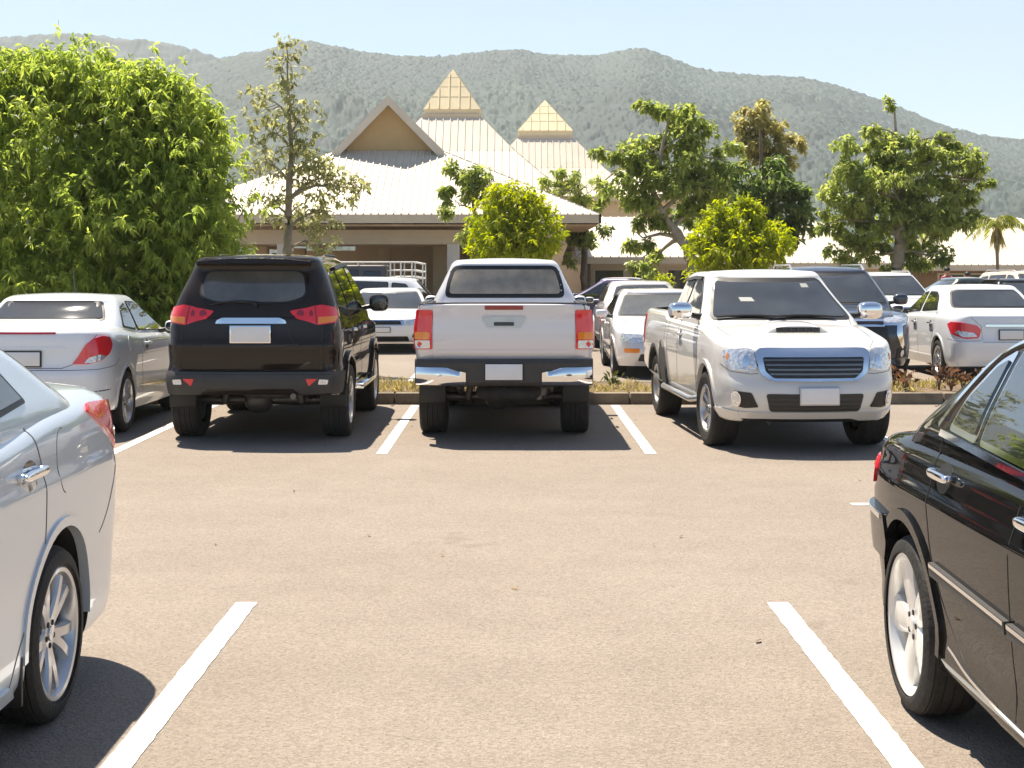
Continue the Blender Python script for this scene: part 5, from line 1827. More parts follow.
def frustum_roof(mb, cx, cy, levels, step, mi=0, th=.06):
    """Square roof in tiers: levels = [(half_x, half_y, z)...] from the eave up; every slope has seams."""
    for (a, b, z0), (c, d, z1) in zip(levels, levels[1:]):
        lo = [(cx - a, cy - b, z0), (cx + a, cy - b, z0), (cx + a, cy + b, z0), (cx - a, cy + b, z0)]
        hi = [(cx - c, cy - d, z1), (cx + c, cy - d, z1), (cx + c, cy + d, z1), (cx - c, cy + d, z1)]
        for i in range(4):
            j = (i + 1) % 4
            q = [lo[i], lo[j], hi[j], hi[i]]
            if c < .02:
                q = [lo[i], lo[j], hi[i]]
            slab_poly(mb, q, th, mi)
            if step:
                ribs(mb, q, step, .05, .035, mi)


def person(label, x, y, z, shirt, trousers, h=1.68, rz=0.0, sit=False, lean=0.0):
    """A small figure grown over a jointed skeleton: one continuous body, hair as its child."""
    s = h / 1.70
    if sit:
        J = {'pel': (0, 0, .50), 'wst': (0, .02, .68), 'chs': (0, .03, .92), 'nek': (0, .01, 1.10), 'hed': (0, -.02, 1.18), 'top': (0, -.02, 1.30)}
        legs = lambda q: [(q * .09, 0, .48), (q * .11, -.42, .50), (q * .11, -.44, .10), (q * .11, -.56, .05)]
        arms = lambda q: [(q * .17, .02, 1.02), (q * .23, -.02, .76), (q * .14, -.24, .62), (q * .10, -.32, .60)]
    else:
        J = {'pel': (0, 0, .92), 'wst': (0, -lean * .3, 1.08), 'chs': (0, -lean * .7, 1.30), 'nek': (0, -lean, 1.47), 'hed': (0, -lean * 1.1 - .01, 1.55), 'top': (0, -lean * 1.2 - .02, 1.66)}
        legs = lambda q: [(q * .09, 0, .88), (q * .10, -.02, .49), (q * .11, .02, .09), (q * .12, -.12, .04)]
        arms = lambda q: [(q * .18, -lean * .8, 1.40), (q * .24, -lean * .6, 1.13), (q * .22, -lean - .14, .92), (q * .21, -lean - .20, .84)]
    vs = [J[k] for k in ('pel', 'wst', 'chs', 'nek', 'hed', 'top')]
    rad = [.135, .125, .15, .055, .088, .075]
    ed = [(0, 1), (1, 2), (2, 3), (3, 4), (4, 5)]
    for q in (-1, 1):
        b = len(vs)
        vs += legs(q)
        rad += [.085, .062, .045, .04]
        ed += [(0, b), (b, b + 1), (b + 1, b + 2), (b + 2, b + 3)]
        b = len(vs)
        vs += arms(q)
        rad += [.058, .042, .034, .036]
        ed += [(2, b), (b, b + 1), (b + 1, b + 2), (b + 2, b + 3)]
    me = bpy.data.meshes.new('tmp')
    me.from_pydata([(a * s, b * s, c * s) for a, b, c in vs], ed, [])
    o = bpy.data.objects.new('tmp', me)
    COL.objects.link(o)
    sk = o.modifiers.new('s', 'SKIN')
    for i, v in enumerate(me.skin_vertices[0].data if me.skin_vertices else []):
        v.radius = (rad[i] * s, rad[i] * s)
        v.use_root = i == 0
    sb = o.modifiers.new('u', 'SUBSURF')
    sb.levels = sb.render_levels = 1
    if not me.skin_vertices:
        bm = bmesh.new()
        bm.from_mesh(me)
        ly = bm.verts.layers.skin.verify()
        for i, v in enumerate(bm.verts):
            v[ly].radius = (rad[i] * s, rad[i] * s)
            v[ly].use_root = i == 0
        bm.to_mesh(me)
        bm.free()
    dg = bpy.context.evaluated_depsgraph_get()
    dg.update()
    out = bpy.data.meshes.new_from_object(o.evaluated_get(dg))
    bpy.data.objects.remove(o, do_unlink=True)
    out.materials.clear()
    for m_ in (SKIN, shirt, trousers, SEAL):
        out.materials.append(m_)
    idx = []
    nz = J['nek'][2] * s
    for p in out.polygons:
        c = p.center
        if c.z > nz - .03:
            k = 0
        elif c.z > (J['pel'][2] - .02) * s and not (abs(c.x) > .19 * s and c.z < (J['chs'][2] - .12) * s) and not (sit and c.y < -.12):
            k = 1
        elif abs(c.x) > .165 * s and c.z > .55 * s:
            k = 0
        elif c.z < .09 * s:
            k = 3
        else:
            k = 2
        idx.append(k)
    out.polygons.foreach_set('material_index', idx)
    out.polygons.foreach_set('use_smooth', np.ones(len(idx), dtype=bool))
    b = link('person', out)
    b.location = (x, y, z)
    b.rotation_euler = (0, 0, rz)
    tag(b, label, 'person')
    mb = MB()
    t = J['top']
    mb.ellip((t[0], t[1] * s + .02, t[2] * s - .01), (.19 * s, .21 * s, .17 * s), 1.0, 16, 10)
    mb.build('hair', HAIR, b, 60)
    return b


SKIN = mat('skin', (.42, .25, .17), .6)
HAIR = mat('hair', (.012, .01, .009), .55)


ASPH_D, ASPH_L = (.243, .206, .173), (.279, .240, .204)
ASPHALT = asphalt_mat()
LINE = line_mat()
SOIL = mat('dry_soil', (.16, .115, .075), .95, 0, 0, .2, .35, 2.5, .5, 12)
CONC = mat('kerb_concrete', (.20, .165, .125), .9, 0, 0, .25, .35, 3.0, .4, 30)

# ================================================================= camera
cam_d = bpy.data.cameras.new('camera')
cam = bpy.data.objects.new('camera', cam_d)
COL.objects.link(cam)
cam.location = (0, 0, HC)
cam.rotation_euler = (PI / 2, 0, 0)
cam_d.sensor_width = 36
cam_d.lens = 36 * F / 1024
cam_d.shift_y = -(384 - HOR) / 1024
cam_d.clip_start = .1
cam_d.clip_end = 20000
scene.camera = cam

# ================================================================= light
SUN_AZ, SUN_EL = R_(-35), R_(65)
sv = Vector((math.sin(SUN_AZ) * math.cos(SUN_EL), math.cos(SUN_AZ) * math.cos(SUN_EL), math.sin(SUN_EL)))
sl = bpy.data.lights.new('sun', 'SUN')
sl.energy = 4.7
sl.angle = R_(.6)
sl.color = (1.0, .90, .75)
so = bpy.data.objects.new('sun', sl)
COL.objects.link(so)
so.rotation_euler = sv.to_track_quat('Z', 'Y').to_euler()
so.location = sv * 60
w = bpy.data.worlds.new('World')
scene.world = w
w.use_nodes = True
nt = w.node_tree
bg = nt.nodes['Background']
sky = nt.nodes.new('ShaderNodeTexSky')
sky.sky_type = 'NISHITA'
sky.sun_disc = False
sky.sun_elevation = SUN_EL
sky.sun_rotation = SUN_AZ
sky.air_density = 1.0
sky.dust_density = 0.4
sky.ozone_density = 1.6
nt.links.new(sky.outputs['Color'], bg.inputs['Color'])
bg.inputs['Strength'].default_value = .063
scene.view_settings.view_transform = 'Standard'
scene.view_settings.look = 'None'
scene.view_settings.exposure = 1.25
scene.view_settings.gamma = 1

# ================================================================= ground
sheet('ground', -2300, 2300, -60, 2340, -.004, SOIL)
sheet('asphalt', -60, 60, -30, 75, 0.0, ASPHALT)
for x in (-1.383, 1.383):
    painted_line(x, 2.2, x, 7.71, .112)
for x in (-6.3, -3.76, -1.22, 1.30, 3.80, 6.3):
    painted_line(x, 13.85, x, 18.7, .105)
painted_line(2.50, 10.9, 6.2, 10.95, .10)
for i in range(9):
    painted_line(-9.2 + 2.55 * i, 22.6, -9.2 + 2.55 * i, 27.4, .10)
# kerbed island between the rows
IX0, IX1, IY0, IY1, IH = -9.5, 12.5, 18.85, 20.9, .145
mb = MB()
kw = .17
n = int((IX1 - IX0) / 1.0)
for i in range(n):
    x0 = IX0 + i * (IX1 - IX0) / n
    x1 = IX0 + (i + 1) * (IX1 - IX0) / n
    for yc in (IY0 + kw / 2, IY1 - kw / 2):
        mb.box(((x0 + x1) / 2, yc, IH / 2 - .05), (x1 - x0 - .012, kw, IH + .1), 0, None, .02)
for xc in (IX0 - kw / 2, IX1 + kw / 2):
    mb.box((xc, (IY0 + IY1) / 2, IH / 2 - .05), (kw, IY1 - IY0, IH + .1), 0, None, .02)
tag(mb.build('kerb', CONC, None, 30), None, None, None, 'structure')
xs = np.linspace(IX0, IX1, 120)
ys = np.linspace(IY0 + kw, IY1 - kw, 14)
XX, YY = np.meshgrid(xs, ys)
ZZ = IH - .035 + .05 * fbm(XX * 1.7, YY * 1.7, 4, 3)
vs = np.stack([XX, YY, ZZ], -1).reshape(-1, 3)
fs = [(j * 120 + i, j * 120 + i + 1, (j + 1) * 120 + i + 1, (j + 1) * 120 + i) for j in range(13) for i in range(119)]
tag(link('planting_soil', mesh_from('planting_soil', vs, fs, SOIL, None, 60)), None, None, None, 'structure')
rng = np.random.default_rng(8)
GRASS = leaf_mat('dry_grass', (.17, .145, .045), (.42, .34, .13), .35, .6)
k = 16000
gx, gy = rng.uniform(IX0 + .1, IX1 - .1, k), rng.uniform(IY0 + kw, IY1 - kw, k)
keep = fbm(gx * .9, gy * .9, 3, 6) > .40
gx, gy = gx[keep], gy[keep]
gp = np.stack([gx, gy, np.full(len(gx), IH - .02)], 1)
gd = np.stack([rng.normal(size=len(gx)) * .5, rng.normal(size=len(gx)) * .5, np.ones(len(gx))], 1)
gm = leaf_mesh('grass', gp, gd, .07 + .15 * rng.random(len(gx)) ** 2, .010 + .010 * rng.random(len(gx)), GRASS, rng, .5)
g = tag(link('grass', gm), 'short dry yellow grass on the kerbed island', 'grass', None, 'stuff')
REDL = leaf_mat('red_leaf', (.05, .028, .018), (.17, .085, .045), .3, .5)
DRYLF = leaf_mat('fallen_leaf', (.14, .09, .05), (.32, .22, .11), .1, .7)
GRNL = leaf_mat('low_green_leaf', (.05, .065, .02), (.14, .16, .04), .3, .5)
for i, (px, D, h_) in enumerate(((893, 19.6, .42), (905, 19.3, .40), (939, 19.5, .52), (951, 19.4, .42), (963, 19.3, .36), (983, 19.6, .38), (880, 19.5, .3), (612, 19.7, .28))):
    p = at(px, 380, D)
    q = 26
    h_ *= .8
    th = rng.uniform(0, 2 * PI, q)
    P_ = np.stack([rng.normal(size=q) * .05, rng.normal(size=q) * .05, rng.random(q) ** .8 * h_ * .75], 1)
    D_ = np.stack([np.cos(th) * .7, np.sin(th) * .7, .4 + rng.random(q)], 1)
    me = leaf_mesh('leaves', P_, D_, np.full(q, .15) * (.6 + .7 * rng.random(q)), np.full(q, .05), GRNL if px == 612 else REDL, rng, .5)
    e = empty('low_plant', (p.x, D, IH - .02), 0, None, 'plant', 'low plants along the island')
    link('leaves', me, e)
    mb = MB()
    for j in range(5):
        a = 2 * PI * j / 5
        mb.tube([(0, 0, -.02), (.03 * math.cos(a), .03 * math.sin(a), h_ * .4), (.09 * math.cos(a), .09 * math.sin(a), h_ * .8)], [.007, .005, .003], 5)
    mb.build('stem', BARK, e, 60)
    e['label'] = ['reddish low plant on the island beside the white pickup', 'second reddish low plant from the white pickup on the island',
                  'tallest reddish low plant on the island before the white sedan wheel', 'reddish low plant right beside the tallest one',
                  'small reddish low plant on the island behind black sedan boot', 'rightmost low reddish plant on the grassy island',
                  'smallest reddish low plant right behind the white pickup', 'tiny green plant on island between two pickups'][i]

rng = np.random.default_rng(21)
k = 118
lx = np.concatenate([rng.uniform(-8, 9, 90), rng.uniform(-4.5, 5, 28)])
ly = np.concatenate([IY0 - rng.random(90) ** 2.2 * 2.2 - .06, rng.uniform(6.5, 17, 28)])
la = rng.uniform(0, 2 * PI, k)
lm = leaf_mesh('fallen_leaves', np.stack([lx, ly, np.full(k, .008)], 1), np.stack([np.cos(la), np.sin(la), rng.normal(size=k) * .1], 1), .03 + .035 * rng.random(k), .014 + .014 * rng.random(k), DRYLF, rng, .02)
tag(link('fallen_leaves', lm), 'small dry leaves scattered on the asphalt near the kerb', 'leaves', None, 'stuff')

# ================================================================= cars
UP, DOWN = PI / 2, -PI / 2
c = black_suv(); c.put(-2.565, 14.45 + c.L / 2, UP)
c = silver_pickup(); c.put(-.08, 14.6 + c.L / 2, UP)
c = white_pickup(); c.put(2.66, 13.66 + c.L / 2, DOWN + R_(3.4))
c = white_coupe(); c.put(-4.95, 14.9 + c.L / 2, UP)
c = silver_sedan(); c.put(-2.635, 6.88 - c.L / 2, DOWN)
c = black_sedan(); c.put(2.43, 6.78 - c.L / 2, DOWN)

c = far_suv('dark navy SUV with chrome face behind the white pickup', NAVY, None, 'suv', True, True)
c.put(5.02, 21.4 + c.L / 2, DOWN - R_(1))
c = far_sedan('white sedan showing a red tail light just above the black sedan boot', WHITE, True, None, 'sedan', True, True)
c.put(7.50, 22.2 + c.L / 2, UP)
c = far_sedan('old silver sedan with orange indicators parked between the pickups', SILVER, True, None, 'sedan', True, False, True)
c.put(2.46, 23.2 - .25 + c.L / 2, DOWN); c.root.scale = (1, 1, .94)
c = far_suv('low white crossover facing the camera in gap between black SUV and silver pickup', WHITE, None, 'crossover', False)
c.put(-2.62, 29.6 + c.L / 2, DOWN); c.root.scale = (.95, 1, .74)
c = far_suv('white crossover parked side on behind the low white crossover', WHITE, None, 'crossover', False)
c.put(-4.15, 37.0, PI); c.root.scale = (1, 1, .86)
c = rack_truck(); c.put(-4.85, 40.6, PI)
c = far_sedan('dark hatchback roof behind the crossover rear beside the silver pickup', NAVY, True, None, 'hatchback', True)
c.put(-1.1, 43.5, PI)
c = far_sedan('silver hatchback with its left tail light showing beside silver pickup', SILVER, True, None, 'hatchback', True)
c.put(2.62, 28.6 + c.L / 2, UP)
c = far_sedan('plum coloured sedan farther back behind silver pickup tail', PURPLE, True, None, 'sedan', True)
c.put(2.35, 35.5, R_(165)); c.root.scale = (1, 1, 1.02)
c = far_suv('white SUV facing the camera under the broad tree behind navy SUV', WHITE, None, 'suv', True)
c.put(8.75, 32.5 + c.L / 2, DOWN); c.root.scale = (1, 1, .93)
c = far_sedan('dark green sedan beyond the white sedan roof', paint('dark_green_paint', (.03, .045, .045), .2), True, None, 'sedan', True)
c.put(11.9, 40.0, R_(185))
c = far_sedan('black sedan roof just above the white sedan', BLACK, True, None, 'sedan', True)
c.put(12.0, 36.0, R_(100))
c = far_suv('beige SUV with roof rails at the far right under the palm', BEIGE, None, 'suv', True)
c.put(15.1, 43.0, DOWN + R_(12)); c.root.scale = (1, 1, .93)

# ================================================================= buildings
ROOFW = mat('white_metal_roof', (.62, .555, .455), .45, 0, 0, .4, .12, .8)
FASC = mat('cream_fascia', (.62, .52, .38), .6, 0, 0, .4, .06, 1.5)
GOLD = mat('tan_roof_cap', (.76, .64, .41), .5, 0, 0, .4, .08, 1.2)
WALLC = mat('cream_wall', (.66, .54, .38), .85, 0, 0, .2, .10, .8, .1, 20)
TANW = mat('tan_gable_wall', (.52, .37, .19), .8, 0, 0, .2, .08, 1.0)
COLW = mat('white_column', (.72, .68, .62), .6, 0, 0, .3, .06, 1.5)
BROWNI = mat('brown_soffit', (.45, .33, .21), .7, 0, 0, .3, .15, 1.0)
WIN_D = mat('dark_window', (.03, .03, .03), .05, 0, 0, .6)

cx = -3.82
Yf, Yb, HW, EZ = 42.0, 62.0, 6.32, 3.24
root = empty('pavilion', (cx, (Yf + Yb) / 2, 0), 0, 'open white roofed pavilion with large gable and tan columns behind the cars', 'pavilion')
off = Vector((-cx, -(Yf + Yb) / 2, 0))
tb = at(322, 151, 46.0)
GX = 1.62
GZ, RZ, GYf, GYb = 5.36, 6.98, 46.0, 58.0
mb = MB()
lo = [(cx - HW, Yf, EZ), (cx + HW, Yf, EZ), (cx + HW, Yb, EZ), (cx - HW, Yb, EZ)]
hi = [(cx - GX, GYf, GZ), (cx + GX, GYf, GZ), (cx + GX, GYb, GZ), (cx - GX, GYb, GZ)]
for i in range(4):
    j = (i + 1) % 4
    q = [lo[i], lo[j], hi[j], hi[i]]
    slab_poly(mb, q, .07)
    ribs(mb, q, .215, .05, .04)
GO = GYf - .32                                        # gable overhang
for sd in (-1, 1):
    q = [(cx + sd * (GX + .12), GO, GZ - .10), (cx + sd * (GX + .12), GYb + .5, GZ - .10), (cx, GYb + .5, RZ), (cx, GO, RZ)]
    if sd < 0:
        q = [q[1], q[0], q[3], q[2]]
    slab_poly(mb, q, .07)
    ribs(mb, q, .4, .05, .04)
mb.build('roof', ROOFW, root, 25, off)
mb = MB()
for yb in (GO - .03, GYb + .53):                       # barge boards
    mb = MB()
    for sd in (-1, 1):
        a, b_ = Vector((cx + sd * (GX + .22), yb, GZ - .20)), Vector((cx, yb, RZ + .07))
        dn = Vector((0, 0, -.30))
        th = Vector((0, .06, 0))
        vs = [a, b_, b_ + dn, a + dn, a + th, b_ + th, b_ + dn + th, a + dn + th]
        mb.add(vs, [(0, 1, 2, 3), (7, 6, 5, 4), (0, 4, 5, 1), (1, 5, 6, 2), (2, 6, 7, 3), (3, 7, 4, 0)])
    mb.build('barge_board', ROOFW, root, 25, off)
for y in (GYf + .02, GYb - .02):
    mb = MB()
    mb.add([(cx - GX, y, GZ), (cx + GX, y, GZ), (cx, y, RZ - .12), (cx - GX, y + .1, GZ), (cx + GX, y + .1, GZ), (cx, y + .1, RZ - .12)], [(0, 1, 2), (5, 4, 3), (0, 3, 4, 1), (1, 4, 5, 2), (2, 5, 3, 0)])
    mb.build('gable_wall', TANW, root, 25, off)
mb = MB()
for (x0, y0), (x1, y1) in (((cx - HW, Yf), (cx + HW, Yf)), ((cx + HW, Yf), (cx + HW, Yb)), ((cx + HW, Yb), (cx - HW, Yb)), ((cx - HW, Yb), (cx - HW, Yf))):
    mb.box(((x0 + x1) / 2, (y0 + y1) / 2, EZ - .12), (abs(x1 - x0) + .06, abs(y1 - y0) + .06, .25))
mb.build('fascia', FASC, root, 25, off)
mb = MB()
mb.box((cx, (Yf + Yb) / 2, EZ - .30), (2 * HW - .2, Yb - Yf - .2, .05))
mb.build('soffit', BROWNI, root, 25, off)
mb = MB()
mb.box((cx, 43.2, 2.62), (2 * HW - 2.2, .30, .42))
mb.box((cx, 47.5, 2.62), (2 * HW - 2.2, .30, .42))
for sd in (-1, 1):
    mb.box((cx + sd * (HW - 1.1), 51, 2.62), (.30, 16, .42))
mb.build('beam', FASC, root, 25, off)
for px, D, m_, wd in ((453.5, 43.2, COLW, .36), (284, 43.2, COLW, .36), (232, 43.2, COLW, .36), (320, 47.5, WALLC, .42), (262, 47.5, WALLC, .42), (440, 47.5, WALLC, .42), (385, 53, WALLC, .42), (300, 53, WALLC, .42), (545, 47.5, WALLC, .4), (500, 53, WALLC, .4)):
    p = at(px, 250, D)
    mb = MB()
    mb.box((p.x, D, 1.21), (wd, wd, 2.42), 0, None, .02)
    mb.box((p.x, D, .12), (wd + .12, wd + .12, .24), 0, None, .02)
    mb.build('column', m_, root, 25, off)
for c_, s_, nm in (((cx, 58.5, 1.2), (2 * HW - 2.6, .2, 2.4), 'wall'), ((cx - 2.2, 52, .55), (2.4, .8, 1.1), 'counter'), ((cx + 2.6, 55.5, .9), (1.6, .2, 1.8), 'partition')):
    mb = MB()
    mb.box(c_, s_)
    mb.build(nm, WALLC, root, 25, off)
for i in range(5):
    mb = MB()
    mb.box((cx - 3.6 + 1.8 * i, 58.38, 1.35), (1.2, .04, 1.1))
    mb.build('window', WIN_D, root, 25, off)


def tower(label, px, D, cap_peak, cap_base, cap_half, cap_drop, tiers, wall_z):
    s = D / F
    p = at(px, 267, D)
    r = empty('tower_roof_hall', (p.x, D, 0), 0, label, 'building')
    o_ = Vector((-p.x, -D, 0))
    zz = lambda y: HC + (HOR - y) * s
    mb = MB()
    frustum_roof(mb, p.x, D, [(cap_half * s, cap_half * s, zz(cap_base)), (.01, .01, zz(cap_peak))], .42)
    vsz = zz(cap_base)
    for i in range(5):
        f_ = (i + .5) / 5
    for f_ in (.3, .55, .78):
        q = h_ = cap_half * s * (1 - f_)
        mb.box((p.x, D, zz(cap_base) + (zz(cap_peak) - zz(cap_base)) * f_), (2 * q + .012, 2 * q + .012, .03))
    mb.build('roof_cap', GOLD, r, 25, o_)
    mb = MB()
    h = cap_half * s
    mb.box((p.x, D, vsz - cap_drop * s / 2 - .01), (2 * h - .06, 2 * h - .06, cap_drop * s))
    mb.build('cap_fascia', GOLD, r, 25, o_)
    mb = MB()
    t0 = tiers[-1][0] * s
    mb.box((p.x, D, vsz - cap_drop * s - .25), (2 * t0 * .98, 2 * t0 * .98, .6))
    mb.build('lantern', FASC, r, 25, o_)
    mb = MB()
    frustum_roof(mb, p.x, D, [(hx * s, hx * s, zz(y)) for hx, y in tiers], .30)
    mb.build('roof', ROOFW, r, 25, o_)
    e = tiers[0]
    mb = MB()
    mb.box((p.x, D, zz(e[1]) - .2), (2 * e[0] * s - .3, 2 * e[0] * s - .3, .26))
    mb.build('fascia', FASC, r, 25, o_)
    mb = MB()
    hw = e[0] * s - .7
    zt = zz(e[1]) - .3
    mb.box((p.x, D, zt / 2), (2 * hw, 2 * hw, zt))
    mb.build('wall', WALLC, r, 25, o_)
    for i in range(4):
        mb = MB()
        x = p.x - hw + 2 * hw * (i + .5) / 4
        mb.box((x, D - hw - .02, zt * .72), (hw * .32, .06, zt * .26))
        f_ = mb.build('window', FASC, r, 25, o_)
        mb = MB()
        mb.box((x, D - hw - .055, zt * .72), (hw * .26, .02, zt * .21))
        mb.build('pane', WIN_D, f_, 25, o_)
    return r


tower('taller hall with steep white roof and tan pyramid cap behind pavilion', 453, 62, 69, 112, 28, 6, [(105, 196), (62, 156), (30, 121)], 0)
tower('hall farther right with white roof under a smaller tan pyramid cap', 545, 74, 100, 133, 27, 6, [(86, 200), (56, 172), (28, 141)], 0)


def hall(name, label, px0, px1, D, y_eave, y_ridge, depth, hip_l, hip_r, nwin, wm=WALLC, cat='building'):
    a, b_ = at(px0, y_eave, D), at(px1, y_eave, D)
    rz = at(0, y_ridge, D + depth / 2).z
    ez = a.z
    r = empty(name, ((a.x + b_.x) / 2, D + depth / 2, 0), 0, label, cat)
    o_ = -Vector(r.location)
    y0, y1, ym = D, D + depth, D + depth / 2
    A, B, C_, E = (a.x, y0, ez), (b_.x, y0, ez), (b_.x, y1, ez), (a.x, y1, ez)
    P_, Q_ = (a.x + hip_l, ym, rz), (b_.x - hip_r, ym, rz)
    mb = MB()
    qs = [[A, B, Q_, P_], [C_, E, P_, Q_]]
    qs.append([B, C_, Q_]); qs.append([E, A, P_])
    for q in qs:
        slab_poly(mb, q, .06)
        ribs(mb, q, .30, .05, .04)
    mb.build('roof', ROOFW, r, 25, o_)
    mb = MB()
    mb.box(((a.x + b_.x) / 2, ym, ez - .13), (b_.x - a.x + .04, depth + .04, .22))
    mb.build('fascia', FASC, r, 25, o_)
    mb = MB()
    mb.box(((a.x + b_.x) / 2, ym, (ez - .2) / 2), (b_.x - a.x - 1.4, depth - 1.4, ez - .2))
    mb.build('wall', wm, r, 25, o_)
    for i in range(nwin):
        x = a.x + .7 + (b_.x - a.x - 1.4) * (i + .5) / nwin
        mb = MB()
        mb.box((x, D + .68, ez * .60), (1.15, .08, ez * .42))
        f_ = mb.build('window', FASC, r, 25, o_)
        mb = MB()
        mb.box((x, D + .635, ez * .60), (1.0, .02, ez * .35))
        mb.build('pane', WIN_D, f_, 25, o_)
    return r


hall('low_hall', 'low cream hall with ribbed white roof right of the pavilion', 572, 760, 52, 257, 217, 9, .5, 3.2, 4, mat('pale_wall', (.66, .58, .46), .85, 0, 0, .2, .08, .8))
hall('low_hall', 'low white roofed hall partly hidden behind the broad tree', 760, 905, 60, 263, 222, 9, 1.0, 2.5, 4)
hall('low_hall', 'wide hipped hall with white roof behind the small palm', 925, 1130, 62, 265, 218, 10, 2.9, 2.9, 6, mat('brown_wall', (.30, .22, .14), .85, 0, 0, .2, .1, .8))
hall('back_hall', 'upper hall with brown band showing between the low hall and trees', 585, 690, 68, 196, 160, 9, 2.6, 2.6, 0)

# ================================================================= trees
LUSH = leaf_mat('lush_leaf', (.13, .185, .038), (.34, .39, .09), .60, .45)
BRIGHT = leaf_mat('bright_leaf', (.15, .20, .016), (.36, .37, .035), .55, .45)
OLIVE = leaf_mat('olive_leaf', (.105, .15, .035), (.34, .37, .11), .55, .38)
DRYL = leaf_mat('dry_leaf', (.17, .16, .06), (.42, .38, .16), .5, .5)
SAPL = leaf_mat('sapling_leaf', (.15, .155, .065), (.36, .36, .17), .45, .5)
DEEP = leaf_mat('deep_leaf', (.06, .10, .03), (.20, .25, .07), .5, .4)

D = 21.6
big = [cl(70, 130, 100, 78, D, 420), cl(150, 150, 78, 80, D, 400), cl(28, 190, 110, 110, D, 460, .2), cl(120, 235, 112, 85, D, 620, -.3),
       cl(190, 225, 52, 75, D, 360, -.2), cl(205, 275, 40, 45, D, 240, -.3), cl(60, 285, 110, 60, D, 460, -.4), cl(150, 300, 90, 45, D, 360, -.3),
       cl(-60, 170, 90, 110, D, 260), cl(-60, 270, 90, 80, D, 220), cl(95, 84, 45, 35, D, 200), cl(8, 82, 45, 32, D, 170), cl(190, 150, 36, 44, D, 190), cl(152, 88, 26, 22, D, 90), cl(160, 105, 38, 35, D, 170), cl(45, 80, 38, 30, D, 150),
       cl(110, 340, 120, 40, D, 260, -.1), cl(75, 200, 120, 120, D + .6, 380, .7)]
p = at(95, 0, D)
tree('leafy_tree', 'large dense bright green tree with drooping leaves at the left behind the white coupe', 'tree', (p.x, D, 0), big,
     [((p.x, D, -.05), .16), ((p.x + .05, D, 1.0), .13), ((p.x - .1, D, 2.4), .09), ((p.x, D, 3.6), .05)], LUSH, (.125, .037), 9, 3, None, .9, .5, .05, None, True, .3, .5, 2.6, True)

D = 24.5
p = at(288, 0, D)
tx = lambda px, py, d=0: tuple(at(px, py, D + d))
sap = [cl(287, 60, 22, 24, D, 34), cl(272, 100, 30, 26, D, 42), cl(300, 120, 26, 28, D, 40), cl(262, 160, 24, 26, D, 34, .2), cl(303, 165, 30, 26, D, 50), cl(330, 175, 22, 20, D, 34), cl(352, 188, 20, 16, D, 30, -.2),
       cl(265, 205, 26, 22, D, 30), cl(296, 205, 28, 26, D, 44, .3), cl(325, 210, 26, 22, D, 34), cl(318, 240, 22, 14, D, 20), cl(300, 148, 22, 30, D, 30), cl(268, 130, 18, 18, D, 20)]
tree('slender_tree', 'slender sparse tree with thin trunk in front of the pavilion', 'tree', (p.x, D, 0), sap,
     [((p.x, D, -.05), .10), (tx(289, 262), .085), (tx(288, 215), .065), (tx(292, 150), .045), (tx(288, 90), .025), (tx(287, 45), .010)], SAPL, (.115, .052), 7, 5, BARK_PALE, 1.0, .3, .018, None, True, .25, .4)

D = 32
p = at(514, 0, D)
tree('round_shrub', 'rounded yellow green shrub tree behind the silver pickup', 'tree', (p.x, D, 0),
     [cl(513, 205, 34, 26, D, 260), cl(492, 232, 28, 30, D, 240), cl(538, 232, 28, 32, D, 240), cl(514, 245, 44, 34, D, 340, -.2), cl(512, 275, 44, 28, D, 180), cl(505, 192, 16, 12, D, 70), cl(530, 203, 18, 14, D, 80)],
     [((p.x, D, -.05), .09), ((p.x, D, 1.2), .06), ((p.x, D, 2.2), .03)], BRIGHT, (.135, .05), 7, 7, None, .9, .4, .02, None, True, .4)
D = 31
p = at(738, 0, D)
tree('round_shrub', 'rounded lime green shrub tree behind the white pickup cab', 'tree', (p.x, D, 0),
     [cl(735, 228, 34, 24, D, 260), cl(706, 244, 24, 24, D, 200), cl(768, 242, 26, 26, D, 210), cl(737, 252, 52, 24, D, 320, -.2), cl(738, 280, 50, 22, D, 150), cl(722, 212, 16, 12, D, 70), cl(752, 212, 16, 14, D, 70), cl(745, 203, 8, 8, D, 26)],
     [((p.x, D, -.05), .09), ((p.x, D, 1.0), .06), ((p.x, D, 1.9), .03)], BRIGHT, (.135, .05), 7, 9, None, .9, .4, .02, None, True, .4)

D = 37
tx = lambda px, py, d=0: tuple(at(px, py, D + d))
p = at(480, 0, D)
tree('young_tree', 'young olive leaved tree right behind the rounded yellow green shrub', 'tree', (p.x, D, 0),
     [cl(455, 178, 18, 18, D, 60), cl(478, 182, 22, 14, D, 60), cl(458, 205, 18, 18, D, 60), cl(492, 180, 16, 12, D, 40), cl(478, 205, 20, 18, D, 60), cl(462, 230, 14, 16, D, 40)],
     [((p.x, D, -.05), .09), (tx(478, 240), .07), (tx(474, 200), .05), (tx(470, 175), .02)], OLIVE, (.17, .08), 7, 11, None, 1.0, .4, .025, None, True, .4, .55, 1.0, True)

